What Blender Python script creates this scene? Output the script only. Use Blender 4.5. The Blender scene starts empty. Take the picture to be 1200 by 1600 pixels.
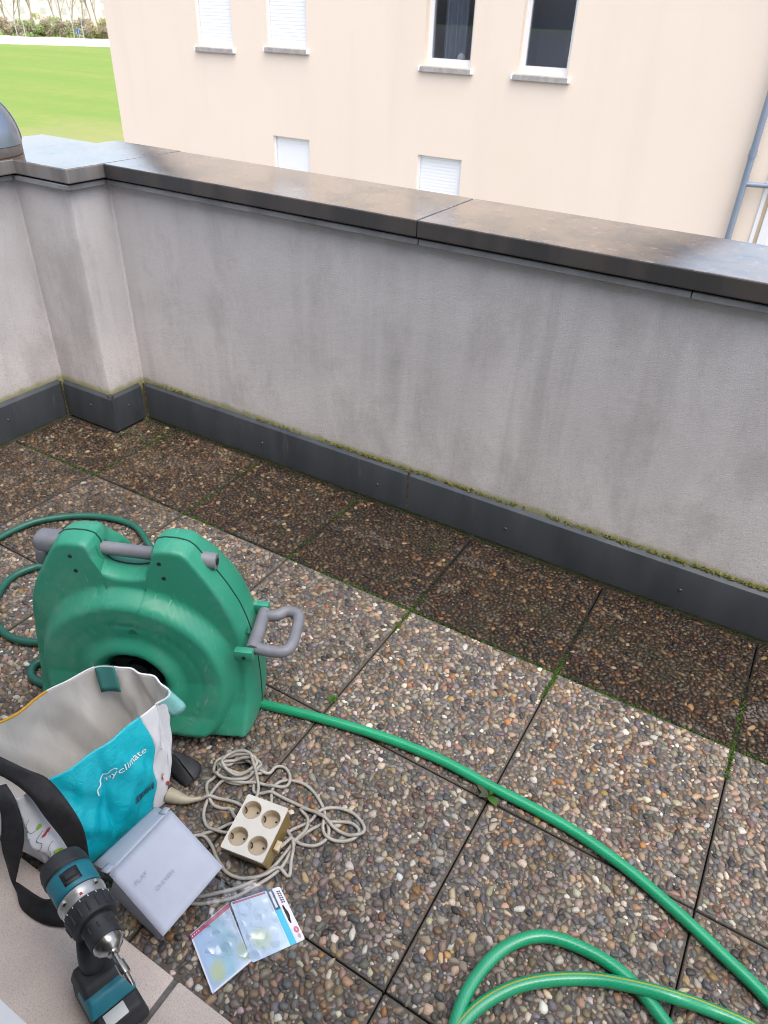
import bpy, bmesh, math, random
import numpy as np
from mathutils import Vector, Matrix

random.seed(7)
rng = np.random.default_rng(11)
R = math.radians
scene = bpy.context.scene
C = scene.collection

# ------------------------------------------------------------------ camera
CAM_LOC = Vector((2.776379, -1.564267, 1.596801))
CAM_ROT = (0.9636223, -0.0333978, 0.5414164)
F_PX = 1118.63
cd = bpy.data.cameras.new("camera")
cam = bpy.data.objects.new("camera", cd)
C.objects.link(cam)
cam.location = CAM_LOC
cam.rotation_euler = CAM_ROT
cd.sensor_fit = 'VERTICAL'
cd.sensor_height = 36.0
cd.lens = F_PX / 1600.0 * 36.0
cd.clip_start = 0.02
cd.clip_end = 3000.0
cd.dof.use_dof = True
cd.dof.focus_distance = 1.95
cd.dof.aperture_fstop = 9.0
scene.camera = cam

# ------------------------------------------------------------------ sky, sun, exposure
SUN_ELEV, SUN_AZ = 66.0, 118.0         # azimuth clockwise from +y (towards +x)
world = bpy.data.worlds.new("World")
scene.world = world
world.use_nodes = True
wn = world.node_tree
wn.nodes.clear()
w_out = wn.nodes.new('ShaderNodeOutputWorld')
w_bg = wn.nodes.new('ShaderNodeBackground')
w_sky = wn.nodes.new('ShaderNodeTexSky')
w_sky.sky_type = 'NISHITA'
w_sky.sun_disc = False
w_sky.sun_elevation = R(SUN_ELEV)
w_sky.sun_rotation = R(SUN_AZ)
w_sky.air_density = 1.0
w_sky.dust_density = 4.0
w_hs = wn.nodes.new('ShaderNodeHueSaturation')   # thin overcast: the blue is washed out evenly
w_hs.inputs['Saturation'].default_value = 0.65
w_bg.inputs['Strength'].default_value = 0.15
wn.links.new(w_sky.outputs[0], w_hs.inputs['Color'])
wn.links.new(w_hs.outputs[0], w_bg.inputs['Color'])
wn.links.new(w_bg.outputs[0], w_out.inputs['Surface'])

sd = bpy.data.lights.new("sun", 'SUN')
sd.energy = 0.5
sd.angle = R(70)
sd.color = (1.0, 0.965, 0.92)
sun = bpy.data.objects.new("sun", sd)
C.objects.link(sun)
az, el = R(SUN_AZ), R(SUN_ELEV)
to_sun = Vector((math.sin(az) * math.cos(el), math.cos(az) * math.cos(el), math.sin(el)))
sun.rotation_euler = to_sun.to_track_quat('Z', 'Y').to_euler()
sun.location = (30, 10, 40)

scene.view_settings.view_transform = 'Standard'
scene.view_settings.look = 'None'
scene.view_settings.exposure = 1.36
scene.view_settings.gamma = 1.0
scene.view_settings.use_curve_mapping = False
scene.render.engine = 'CYCLES'
scene.cycles.use_denoising = True
scene.cycles.filter_width = 1.0
scene.cycles.max_bounces = 8
scene.cycles.transparent_max_bounces = 12
scene.cycles.caustics_reflective = False
scene.cycles.caustics_refractive = False

# ------------------------------------------------------------------ photograph ray -> point (used to read off real positions)
_RM = np.array(cam.rotation_euler.to_matrix())
_T = np.array(CAM_LOC)
def ray(px, py):
    return _RM @ np.array([(px - 600) / F_PX, -(py - 800) / F_PX, -1.0])
def P(px, py, z=0.0):
    d = ray(px, py); k = (z - _T[2]) / d[2]
    return _T + k * d
def pix(w):
    c = (np.asarray(w, float) - _T) @ _RM
    return np.stack([600 + F_PX * c[..., 0] / -c[..., 2], 800 - F_PX * c[..., 1] / -c[..., 2]], -1)

# ------------------------------------------------------------------ mesh helpers
class MB:
    """collects simple shapes; build() links them as one mesh object"""
    def __init__(s): s.v = []; s.f = []; s.n = 0; s.mi = []; s.cm = 0
    def add(s, v, f):
        v = np.asarray(v, float)
        s.v.append(v)
        for q in f:
            s.f.append(tuple(int(i) + s.n for i in q)); s.mi.append(s.cm)
        s.n += len(v); return s
    def box(s, x0, x1, y0, y1, z0, z1):
        v = [(x0,y0,z0),(x1,y0,z0),(x1,y1,z0),(x0,y1,z0),(x0,y0,z1),(x1,y0,z1),(x1,y1,z1),(x0,y1,z1)]
        return s.add(v, [(0,3,2,1),(4,5,6,7),(0,1,5,4),(1,2,6,5),(2,3,7,6),(3,0,4,7)])
    def rbox(s, x0, x1, y0, y1, z0, z1, r=.005, seg=2, M=None):
        bm = bmesh.new(); bmesh.ops.create_cube(bm, size=1)
        for v in bm.verts:
            v.co = Vector(((x0+x1)/2 + v.co.x*(x1-x0), (y0+y1)/2 + v.co.y*(y1-y0), (z0+z1)/2 + v.co.z*(z1-z0)))
        bmesh.ops.bevel(bm, geom=bm.edges[:], offset=r, segments=seg, profile=.5, affect='EDGES')
        return s.bm(bm, M)
    def bm(s, bm, M=None):
        bm.verts.index_update()
        v = [(M @ x.co if M else x.co)[:] for x in bm.verts]
        f = [[q.index for q in x.verts] for x in bm.faces]
        bm.free(); return s.add(v, f)
    def prism(s, pts, z0, z1):
        n = len(pts)
        v = [(x,y,z0) for x,y in pts] + [(x,y,z1) for x,y in pts]
        f = [tuple(range(n-1,-1,-1)), tuple(range(n,2*n))] + [(i,(i+1)%n,n+(i+1)%n,n+i) for i in range(n)]
        return s.add(v, f)
    def tube(s, pts, r, seg=10, cap=True, closed=False):
        v, f = tube_geo(pts, r, seg, cap, closed); return s.add(v, f)
    def cyl(s, p0, p1, r0, r1=None, seg=16):
        r1 = r0 if r1 is None else r1
        return s.tube([p0, p1], [r0, r1], seg)
    def lathe(s, prof, seg=32, M=None, a0=0, a1=2*math.pi):
        """prof: list of (r, z) around local z"""
        full = abs(a1 - a0 - 2*math.pi) < 1e-6
        m = seg if full else seg + 1
        v = []; f = []
        for r, z in prof:
            for i in range(m):
                a = a0 + (a1-a0)*i/seg
                p = Vector((r*math.cos(a), r*math.sin(a), z))
                v.append((M @ p if M else p)[:])
        for j in range(len(prof)-1):
            for i in range(seg):
                k = (i+1) % m
                f.append((j*m+i, j*m+k, (j+1)*m+k, (j+1)*m+i))
        return s.add(v, f)
    def grid(s, X):
        """X: (n,m,3) array of points"""
        X = np.asarray(X, float); n, m = X.shape[:2]
        f = [(i*m+j, i*m+j+1, (i+1)*m+j+1, (i+1)*m+j) for i in range(n-1) for j in range(m-1)]
        return s.add(X.reshape(-1,3), f)
    def build(s, name, mat, parent=None, smooth=True, angle=40, org=None):
        v = np.concatenate(s.v) if s.v else np.zeros((0,3))
        if org is not None: v = v - np.asarray(org)
        me = bpy.data.meshes.new(name)
        me.from_pydata(v.tolist(), [], s.f)
        mats = mat if isinstance(mat, (list, tuple)) else [mat]
        for m in mats: me.materials.append(m)
        if len(mats) > 1: me.polygons.foreach_set('material_index', s.mi)
        finish(me, smooth, angle)
        return link(name, me, parent)

def tube_geo(pts, r, seg=10, cap=True, closed=False):
    p = np.asarray(pts, float); n = len(p)
    r = np.full(n, r) if np.isscalar(r) else np.asarray(r, float)
    if closed: t = np.roll(p,-1,0) - np.roll(p,1,0)
    else: t = np.gradient(p, axis=0)
    t /= np.linalg.norm(t, axis=1)[:,None] + 1e-12
    up = np.array([0,0,1.]) if abs(t[0][2]) < .9 else np.array([1.,0,0])
    a = np.cross(t[0], up); a /= np.linalg.norm(a)
    ang = np.linspace(0, 2*np.pi, seg, endpoint=False)
    v = []
    for i in range(n):
        a = a - t[i]*(a@t[i]); a /= np.linalg.norm(a)
        b = np.cross(t[i], a)
        v.append(p[i] + r[i]*(np.cos(ang)[:,None]*a + np.sin(ang)[:,None]*b))
    v = np.concatenate(v)
    f = []
    for i in range(n if closed else n-1):
        j = (i+1) % n
        for k in range(seg):
            l = (k+1) % seg
            f.append((i*seg+k, i*seg+l, j*seg+l, j*seg+k))
    if cap and not closed:
        f.append(tuple(range(seg-1,-1,-1))); f.append(tuple((n-1)*seg+k for k in range(seg)))
    return v, f

def finish(me, smooth=True, angle=40):
    me.validate(); me.update()
    if smooth:
        me.polygons.foreach_set('use_smooth', [True]*len(me.polygons))
        me.set_sharp_from_angle(angle=R(angle))

def link(name, data, parent=None):
    o = bpy.data.objects.new(name, data); C.objects.link(o)
    if parent is not None: o.parent = parent
    return o

def tag(o, label=None, cat=None, group=None, kind=None):
    if label: o['label'] = label
    if cat: o['category'] = cat
    if group: o['group'] = group
    if kind: o['kind'] = kind
    return o

def thing(name, label, cat, loc=(0,0,0), rotz=0, group=None):
    o = link(name, None); o.location = loc; o.rotation_euler = (0,0,rotz)
    return tag(o, label, cat, group)

def spline(pts, n=12, closed=False):
    """Catmull-Rom through the points"""
    p = np.asarray(pts, float); m = len(p); out = []
    rngi = range(m if closed else m-1)
    for i in rngi:
        if closed: a,b,c,d = p[(i-1)%m], p[i], p[(i+1)%m], p[(i+2)%m]
        else: a,b,c,d = p[max(i-1,0)], p[i], p[i+1], p[min(i+2,m-1)]
        for k in range(n):
            t = k/n
            out.append(.5*((2*b)+(c-a)*t+(2*a-5*b+4*c-d)*t*t+(3*b-a-3*c+d)*t**3))
    if not closed: out.append(p[-1])
    return np.array(out)

def resample(p, step):
    d = np.r_[0, np.cumsum(np.linalg.norm(np.diff(p,axis=0),axis=1))]
    s = np.arange(0, d[-1], step)
    return np.stack([np.interp(s, d, p[:,k]) for k in range(p.shape[1])], 1)

def curve_fill(splines, depth, bevel=0):
    """flat polygon with holes (list of 2D loops, first = outline), extruded +-depth/2; returns mesh arrays in xy plane"""
    cu = bpy.data.curves.new('tmp', 'CURVE'); cu.dimensions = '2D'; cu.fill_mode = 'BOTH'; cu.extrude = depth/2
    for loop in splines:
        s = cu.splines.new('POLY'); s.points.add(len(loop)-1)
        for q, (x,y) in zip(s.points, loop): q.co = (x,y,0,1)
        s.use_cyclic_u = True
    o = bpy.data.objects.new('tmp', cu); C.objects.link(o)
    dg = bpy.context.evaluated_depsgraph_get()
    me = bpy.data.meshes.new_from_object(o.evaluated_get(dg))
    v = [x.co[:] for x in me.vertices]; f = [tuple(q.vertices) for q in me.polygons]
    bpy.data.objects.remove(o); bpy.data.curves.remove(cu); bpy.data.meshes.remove(me)
    return np.array(v), f

def text_geo(txt, size, extrude=0.0):
    cu = bpy.data.curves.new('tmp', 'FONT'); cu.body = txt; cu.size = size; cu.extrude = extrude
    cu.resolution_u = 3
    o = bpy.data.objects.new('tmp', cu); C.objects.link(o)
    dg = bpy.context.evaluated_depsgraph_get()
    me = bpy.data.meshes.new_from_object(o.evaluated_get(dg))
    v = np.array([x.co[:] for x in me.vertices]); f = [tuple(q.vertices) for q in me.polygons]
    bpy.data.objects.remove(o); bpy.data.curves.remove(cu); bpy.data.meshes.remove(me)
    return v, f

# ------------------------------------------------------------------ material helpers
class NT:
    def __init__(s, name):
        s.m = bpy.data.materials.new(name); s.m.use_nodes = True
        s.t = s.m.node_tree; s.t.nodes.clear()
        s.out = s.t.nodes.new('ShaderNodeOutputMaterial')
        s.b = s.t.nodes.new('ShaderNodeBsdfPrincipled')
        s.l(s.b.outputs[0], s.out.inputs['Surface'])
    def l(s, a, b): s.t.links.new(a, b)
    def n(s, t, **kw):
        x = s.t.nodes.new(t)
        for k, v in kw.items():
            if hasattr(x, k) and k not in ('Scale',): setattr(x, k, v)
        return x
    def setin(s, node, key, val):
        if hasattr(val, 'default_value') or hasattr(val, 'is_linked'): s.l(val, node.inputs[key])
        else: node.inputs[key].default_value = val
    def coord(s, kind='Object', scale=(1,1,1)):
        tc = s.n('ShaderNodeTexCoord'); mp = s.n('ShaderNodeMapping')
        mp.inputs['Scale'].default_value = scale
        s.l(tc.outputs[kind], mp.inputs['Vector']); return mp.outputs[0]
    def pos(s, scale=(1,1,1)):
        g = s.n('ShaderNodeNewGeometry'); mp = s.n('ShaderNodeMapping')
        mp.inputs['Scale'].default_value = scale
        s.l(g.outputs['Position'], mp.inputs['Vector']); return mp.outputs[0]
    def noise(s, vec, scale, detail=3, rough=.55, dist=0):
        x = s.n('ShaderNodeTexNoise'); s.l(vec, x.inputs['Vector'])
        x.inputs['Scale'].default_value = scale; x.inputs['Detail'].default_value = detail
        x.inputs['Roughness'].default_value = rough; x.inputs['Distortion'].default_value = dist
        return x.outputs['Fac']
    def ramp(s, fac, stops, interp='LINEAR'):
        x = s.n('ShaderNodeValToRGB'); e = x.color_ramp.elements; x.color_ramp.interpolation = interp
        while len(e) < len(stops): e.new(.5)
        for q, (p, c) in zip(e, stops):
            q.position = p; q.color = (c,c,c,1) if np.isscalar(c) else (*c[:3],1)
        s.l(fac, x.inputs['Fac']); return x.outputs['Color']
    def mix(s, fac, a, b, mode='MIX'):
        x = s.n('ShaderNodeMix'); x.data_type = 'RGBA'; x.blend_type = mode
        for k, val in ((0,fac),(6,a),(7,b)):
            if hasattr(val, 'is_linked') or hasattr(val, 'links'): s.l(val, x.inputs[k])
            elif k == 0: x.inputs[k].default_value = val
            else: x.inputs[k].default_value = (*val[:3],1)
        return x.outputs[2]
    def math(s, op, a, b=0.0, clamp=False):
        x = s.n('ShaderNodeMath'); x.operation = op; x.use_clamp = clamp
        for k, val in ((0,a),(1,b)):
            if hasattr(val, 'links'): s.l(val, x.inputs[k])
            else: x.inputs[k].default_value = val
        return x.outputs[0]
    def mapr(s, v, a, b, c=0.0, d=1.0, smooth=False):
        x = s.n('ShaderNodeMapRange'); x.clamp = True
        if smooth: x.interpolation_type = 'SMOOTHSTEP'
        s.l(v, x.inputs[0])
        for k, val in zip((1,2,3,4),(a,b,c,d)): x.inputs[k].default_value = val
        return x.outputs[0]
    def sep(s, v):
        x = s.n('ShaderNodeSeparateXYZ'); s.l(v, x.inputs[0]); return x.outputs
    def bump(s, h, strength=.3, dist=.01):
        x = s.n('ShaderNodeBump'); x.inputs['Strength'].default_value = strength; x.inputs['Distance'].default_value = dist
        s.l(h, x.inputs['Height']); s.l(x.outputs[0], s.b.inputs['Normal'])
    def color(s, c):
        if hasattr(c, 'links'): s.l(c, s.b.inputs['Base Color'])
        else: s.b.inputs['Base Color'].default_value = (*c[:3],1)
    def set(s, **kw):
        for k, v in kw.items():
            k = k.replace('_',' ')
            if hasattr(v, 'links'): s.l(v, s.b.inputs[k])
            else: s.b.inputs[k].default_value = v

def mat(name, c, rough=.5, metal=0., c2=None, scale=20, lo=.4, hi=.65, bump=0, bscale=150, bdist=.002, spec=.5, coat=0, detail=3, rvar=0, stretch=(1,1,1)):
    n = NT(name)
    v = n.coord('Object', stretch)
    if c2 is not None: n.color(n.mix(n.ramp(n.noise(v, scale, detail), [(lo,0),(hi,1)]), c, c2))
    else: n.color(c)
    n.set(Roughness=rough, Metallic=metal)
    if rvar: n.set(Roughness=n.mapr(n.noise(v, scale*1.7, 3), .3, .7, rough-rvar, rough+rvar))
    n.b.inputs['Specular IOR Level'].default_value = spec
    if coat: n.b.inputs['Coat Weight'].default_value = coat; n.b.inputs['Coat Roughness'].default_value = .1
    if bump: n.bump(n.noise(v, bscale, 3), bump, bdist)
    return n.m

def glass_mat(name, tint=(1,1,1), refl_rough=.01, ior=1.45, tfac=1.0):
    n = NT(name); n.t.nodes.remove(n.b)
    tr = n.n('ShaderNodeBsdfTransparent'); tr.inputs[0].default_value = (*tint,1)
    gl = n.n('ShaderNodeBsdfGlossy'); gl.inputs['Roughness'].default_value = refl_rough
    lw = n.n('ShaderNodeLayerWeight'); lw.inputs[0].default_value = .5
    f4 = n.math('POWER', lw.outputs['Facing'], 4.5); fac = n.math('ADD', n.math('MULTIPLY', f4, .75), ((ior-1)/(ior+1))**2*1.6)
    mx = n.n('ShaderNodeMixShader')
    n.l(fac, mx.inputs[0]); n.l(tr.outputs[0], mx.inputs[1]); n.l(gl.outputs[0], mx.inputs[2])
    n.l(mx.outputs[0], n.out.inputs['Surface']); return n.m

# ================================================================== SETTING
GZ = -5.8                                             # street level

# ---- field
n = NT('field_grass')
g = n.pos()
fr_ = n.n('ShaderNodeMapping'); fr_.inputs['Rotation'].default_value = (0,0,R(-43)); fr_.inputs['Scale'].default_value = (.02,.16,1)
n.l(g, fr_.inputs['Vector'])
band = n.noise(fr_.outputs[0], 1.0, 4, .6)
c1 = n.mix(n.ramp(band, [(.38,0),(.62,1)]), (.175,.288,.060), (.25,.305,.075))
c1 = n.mix(n.ramp(n.noise(g, .8, 5, .7), [(.35,0),(.7,1)]), c1, (.19,.27,.07))
dx = n.n('ShaderNodeVectorMath'); dx.operation = 'DISTANCE'; n.l(g, dx.inputs[0]); dx.inputs[1].default_value = (2.8,-1.5,GZ)
near = n.mapr(n.math('ADD', dx.outputs['Value'], n.math('MULTIPLY', n.noise(g,.12,4), 26)), 70, 84, 1, 0, True)
c1 = n.mix(n.math('MULTIPLY', near, .34), c1, (.40,.31,.19))
n.color(c1); n.set(Roughness=.95); n.b.inputs['Specular IOR Level'].default_value = .1
fld = MB(); fld.grid(np.array([[(x,y,0) for x in np.linspace(-900,900,13)] for y in np.linspace(-900,900,13)]))
fo = fld.build('field', n.m, smooth=False); fo.location = (0,0,GZ); tag(fo, kind='structure')
fo['label'] = 'bright green field with yellowish bands beyond the terrace'

n=NT('yard_paving'); g=n.pos()
n.color(n.mix(n.ramp(n.noise(g,.4,5),[(.3,0),(.7,1)]),(.15,.145,.14),(.22,.21,.195))); n.set(Roughness=.95)
yd=MB(); yd.add([(-700,-700,0),(500,-700,0),(500,8,0),(500,40,0),(-26,40,0),(-26,8,0),(-700,8,0)],[(0,1,2,5,6),(5,2,3,4)])
yo=yd.build('yard',n.m,smooth=False); yo.location=(0,0,GZ+.004); tag(yo,'grey paved yard around the houses',kind='structure')
# ---- far edge of the field
def far(px, dist, z=GZ):
    d = ray(px, 0); d = d[:2]/np.linalg.norm(d[:2])
    return np.array([_T[0]+d[0]*dist, _T[1]+d[1]*dist, z])
m_white_foil = mat('white_foil', (.82,.83,.84), .45, c2=(.70,.72,.74), scale=.6)
pa, pb = far(0,190), far(168,187)
ax = (pb-pa)/np.linalg.norm(pb-pa)
o = thing('crop_cover', 'long low white plastic crop cover along the far edge of the field', 'crop cover', tuple(pa))
mb = MB(); pts=[]
rows = []
for i in range(121):
    s = -160 + 320*i/120; h = 1.28 + .06*math.sin(i*1.7) + .04*math.sin(i*4.1)
    base = ax*s; nrm = np.array([-ax[1],ax[0],0])
    rows.append([base + nrm*1.3*math.cos(a)*1.0 + np.array([0,0,h*math.sin(a)]) for a in np.linspace(0,math.pi,9)])
mb.grid(rows); mb.build('foil', m_white_foil, o)

m_post = mat('pale_post', (.55,.57,.6), .5)
m_blue = mat('sign_blue', (.03,.12,.55), .4)
o = thing('road_sign', 'small blue road sign at the hedge behind the white crop cover', 'road sign', tuple(far(114,206)))
MB().cyl((0,0,0),(0,0,2.3),.05,seg=8).build('post', m_post, o)
q = far(114,206)-_T; ang = math.atan2(q[1],q[0])+math.pi/2
mm = Matrix.Rotation(ang,4,'Z')
MB().rbox(-.35,.35,-.12,-.07,1.55,2.35,.03,2,mm).build('plate', m_blue, o)
for k,(px,lb) in enumerate([(15,'leftmost pale lamp post before the far hedge'),(28,'pale lamp post second from left before the far hedge'),
                (106,'pale lamp post just left of the blue road sign'),(121,'pale lamp post right of the blue road sign, nearest the house edge')]):
    o = thing('lamp_post', lb, 'lamp post', tuple(far(px,209)), 0, 'lamp posts before the far hedge')
    MB().cyl((0,0,0),(0,0,6.5),.10,.06,seg=8).build('pole', m_post, o)
    MB().rbox(-.1,.7,-.12,.12,6.4,6.55,.03,2).build('lamp_head', m_post, o)

# leaves / twigs
def leaf_cloud(centers, radii, n_leaf, size, seed, flat=.6):
    r = np.random.default_rng(seed); V=[]; 
    for (c,rad) in zip(centers, radii):
        d = r.normal(size=(n_leaf,3)); d /= np.linalg.norm(d,axis=1)[:,None]
        p = np.asarray(c) + d*np.asarray(rad)*(r.random((n_leaf,1))**.4)
        a = r.normal(size=(n_leaf,3)); a/=np.linalg.norm(a,axis=1)[:,None]
        b = np.cross(a, r.normal(size=(n_leaf,3))); b/=np.linalg.norm(b,axis=1)[:,None]
        s = size*(.6+.8*r.random((n_leaf,1)))
        V.append(np.stack([p-a*s, p+b*s*flat, p+a*s, p-b*s*flat],1).reshape(-1,3))
    V = np.concatenate(V); F = [(4*i,4*i+1,4*i+2,4*i+3) for i in range(len(V)//4)]
    return V, F
def leaf_mat(name, c, c2):
    n = NT(name); gi = n.n('ShaderNodeNewGeometry')
    n.color(n.mix(gi.outputs['Random Per Island'], c, c2)); n.set(Roughness=.8)
    n.b.inputs['Specular IOR Level'].default_value = .2
    return n.m
m_leafs = [leaf_mat('hedge_green',(.28,.38,.15),(.42,.48,.22)), leaf_mat('hedge_yellow',(.36,.38,.10),(.50,.48,.17)), leaf_mat('hedge_brown',(.42,.35,.26),(.54,.45,.34))]  # leaf, bark and twig colours lightened to carry far haze and glare
m_bark = mat('bare_bark', (.36,.28,.21), .9, c2=(.46,.37,.28), scale=2)
m_twig = leaf_mat('bare_twigs',(.46,.36,.25),(.60,.49,.36))
hedge = [(-6,2,4.0),(6,2,3.6),(17,2,3.4),(27,0,3.8),(38,2,4.2),(48,0,4.0),(56,1,5.0),(66,2,4.1),(77,0,4.7),(88,2,3.9),(98,0,3.7),(108,2,4.2),(118,0,4.0),(129,2,4.5),(139,1,4.2),(150,1,4.8),(160,2,4.2),(171,2,3.9)]
hl = ['brown bare bush at far left of the field hedge','brown bush below the leftmost thin tree in the far hedge','low brown bush between the two left lamp posts','green bush left of the tall brown tree in the far hedge',
 'brown bush at the foot of the tall brown tree','green bush right of the tall brown tree foot','bright yellow green bush, tallest at left of the far hedge','brown bush right of the yellow green bush','tall green bush in the middle of the far hedge',
 'brown bush below the middle trees of the far hedge','green bush left of the blue sign in the far hedge','brown bush behind the blue road sign','small green bush right of the blue road sign','brown bush with a gap above it in the far hedge',
 'yellow green bush below the twin trees near the house','tall yellow green bush close to the cream house edge','brown bush touching the cream house edge in view','rightmost brown bush of the far hedge, partly behind the house']
for k,((px,ty,h),lb) in enumerate(zip(hedge,hl)):
    r = np.random.default_rng(100+k)
    o = thing('hedge_bush', lb, 'bush', tuple(far(px,214+r.random()*5)), r.random()*6, 'bushes of the far hedge')
    cs = [(r.normal()*.8, r.normal()*.8, h*.18+h*.72*r.random()) for _ in range(9)]
    V,F = leaf_cloud(cs, [(1.0,1.0,.75)]*9, 130, .17, 200+k)
    MB().add(V,F).build('foliage', m_leafs[ty], o, smooth=False)
    mb = MB()
    for j in range(5):
        a = r.random()*6.28; mb.tube([(0,0,0),(math.cos(a)*.4,math.sin(a)*.4,h*.5),(math.cos(a)*.8,math.sin(a)*.8,h*.9)],[.06,.04,.015],5)
    mb.build('stem', m_bark, o)

def bare_tree(seed, H, spread):
    r = np.random.default_rng(seed); mb = MB(); tips = []
    def limb(p, d, L, rad, lev):
        p = np.array(p); pts=[p]; dd=np.array(d)
        for s in range(3):
            dd = dd + r.normal(size=3)*.10 + np.array([0,0,.05]); dd/=np.linalg.norm(dd)
            pts.append(pts[-1]+dd*L/3)
        mb.tube(pts, np.linspace(rad, rad*.45, 4), 5, cap=False)
        if lev >= 3: tips.append(pts[-1]); tips.append(pts[-2]); return
        nb = 7 if lev == 0 else 4
        for b in range(nb):
            t = .25 + .75*(b+.5)/nb; q = pts[0]*(1-t)+pts[-1]*t if lev else np.array([np.interp(t,np.linspace(0,1,4),np.array(pts)[:,k]) for k in range(3)])
            a = r.random()*6.28; u = np.array([math.cos(a)*spread, math.sin(a)*spread, .9]); u/=np.linalg.norm(u)
            limb(q, u, L*(.55 if lev==0 else .5), rad*.45*(1-.4*t)+.006, lev+1)
    limb((0,0,0),(0,0,1),H,.20,0)
    return mb, tips
tree_protos = []
for k,(H,sp) in enumerate([(13,.25),(15,.45),(12,.7)]):
    mb,tips = bare_tree(40+k,H,sp)
    v=np.concatenate(mb.v); me=bpy.data.meshes.new('trunk'); me.from_pydata(v.tolist(),[],mb.f); me.materials.append(m_bark); finish(me)
    V,F = leaf_cloud(tips,[(.55,.55,.8)]*len(tips),(30,12,9)[k],.11,50+k,.22)
    m2=bpy.data.meshes.new('crown'); m2.from_pydata(V.tolist(),[],F); m2.materials.append(m_twig); finish(m2,False)
    tree_protos.append((me,m2))
for k,(px,dist,ty,sc,lb) in enumerate([(3,228,2,1.0,'thin bare tree at the very left above the far hedge'),(14,232,2,.9,'bare tree above the leftmost lamp post'),(25,238,1,.8,'bare spreading tree above the second lamp post'),
      (39,226,0,1.05,'dense brown upright tree left of the yellow green bush'),(46,227,0,1.15,'second dense brown upright tree beside the yellow green bush'),(84,226,0,1.0,'brown upright tree above the middle of the hedge'),
      (93,232,1,.8,'loose bare tree in the middle of the far tree row'),(105,229,2,1.0,'thin bare tree above the blue road sign'),(122,235,1,.75,'spreading bare tree right of the blue road sign'),
      (139,226,0,1.1,'dense brown tree left of the twin near the cream house'),(149,227,0,1.0,'dense brown tree closest to the cream house edge')]):
    o = thing('bare_tree', lb, 'tree', tuple(far(px,dist)), k*1.3, 'bare trees behind the far hedge'); o.scale=(sc,)*3
    link('trunk', tree_protos[ty][0], o); link('crown', tree_protos[ty][1], o)

# pale building behind the trees
bp0 = far(80,262)
o = thing('apartment_block', 'pale pinkish building behind the bare trees beyond the field', 'building', tuple(bp0), math.atan2(ax[1],ax[0]))
m_pale = mat('pale_render', (.80,.72,.70), .8, c2=(.76,.68,.66), scale=.3)
m_slate = mat('slate_roof', (.10,.10,.11), .7)
m_dglass = mat('dim_window', (.60,.55,.55), .3)
MB().box(-45,45,0,12,0,10.5).build('wall', m_pale, o, smooth=False)
MB().box(-45.5,45.5,-.5,12.5,10.5,11).build('roof', m_slate, o, smooth=False)
for i in range(16):
    for j in range(3):
        x=-42+i*5.5; MB().box(x,x+1.5,-.04,.1,1.2+j*3.1,2.8+j*3.1).build('window', m_dglass, o, smooth=False)

# ---- neighbour house (facade parallel to the parapet, 11 m off)
FY = 11.0
m_cream = NT('cream_render')
pz = m_cream.pos()
c = m_cream.mix(m_cream.ramp(m_cream.noise(pz,.5,4),[(.3,0),(.7,1)]), (.84,.715,.60),(.815,.69,.572))
st = m_cream.noise(m_cream.pos((1.2,1.2,.12)),1.6,4)
c = m_cream.mix(m_cream.math('MULTIPLY',m_cream.mapr(st,.52,.75),.15), c, (.64,.52,.43))
m_cream.color(c); m_cream.set(Roughness=.9); m_cream.b.inputs['Specular IOR Level'].default_value=.2
m_cream.bump(m_cream.noise(pz,60,3),.25,.01); m_cream = m_cream.m
m_pvc = mat('white_pvc',(.80,.81,.82),.3)
m_shut = mat('shutter_white',(.90,.91,.92),.4)
m_sillst = mat('sill_stone',(.33,.31,.30),.6,c2=(.42,.40,.38),scale=12)
m_pane = glass_mat('window_glass',(.80,.83,.87),.01,1.5)
m_room = mat('dark_room',(.62,.64,.70),.9)
m_zinc = mat('pipe_bluegrey',(.22,.27,.35),.35,.3,c2=(.27,.32,.40),scale=3)
nh = thing('neighbour_house', 'cream rendered house with white shutters facing the terrace', 'house', (0,FY,GZ))
wins = [(-9.02,-8.14,.97,2.35,'s'),(-7.29,-6.40,1.04,2.35,'s'),(-3.97,-3.10,.92,2.35,'g'),(-2.28,-1.44,.90,2.35,'g'),
        (-7.27,-6.39,-1.9,-.445,'s'),(-3.99,-3.11,-1.9,-.45,'s'),(-3.97,-3.1,3.6,5.0,'s'),(-7.29,-6.4,3.6,5.0,'s')]
loops = [[(-11.56,GZ),(1.90,GZ),(1.90,2.75),(-4.83,7.6),(-11.56,2.75)]]+[[(a,z0),(a,z1),(b,z1),(b,z0)] for a,b,z0,z1,_ in wins]
v,f = curve_fill(loops,.36)
v = np.stack([v[:,0], FY+.18+v[:,2], v[:,1]],1)
wall = MB().add(v,f); wall.build('wall', m_cream, nh, smooth=False, org=(0,FY,GZ))
for bx_ in ((-11.56,-11.2,.37,9,0,8.5),(1.54,1.90,.37,9,0,8.5),(-11.2,1.54,8.7,9,0,8.5)): MB().box(*bx_).build('side_wall',m_cream,nh,smooth=False)
for sx_ in (-1,1):
    e0,e1=-4.83+sx_*7.0,-4.83
    MB().add([(e0,-.25,8.42),(e1,-.25,13.47),(e1,9.3,13.47),(e0,9.3,8.42),(e0,-.25,8.58),(e1,-.25,13.63),(e1,9.3,13.63),(e0,9.3,8.58)],[(0,1,2,3),(4,7,6,5),(0,4,5,1),(2,6,7,3),(0,3,7,4)]).build('roof_slope',m_slate,nh,smooth=False)
org=(0,FY,GZ)
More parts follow.
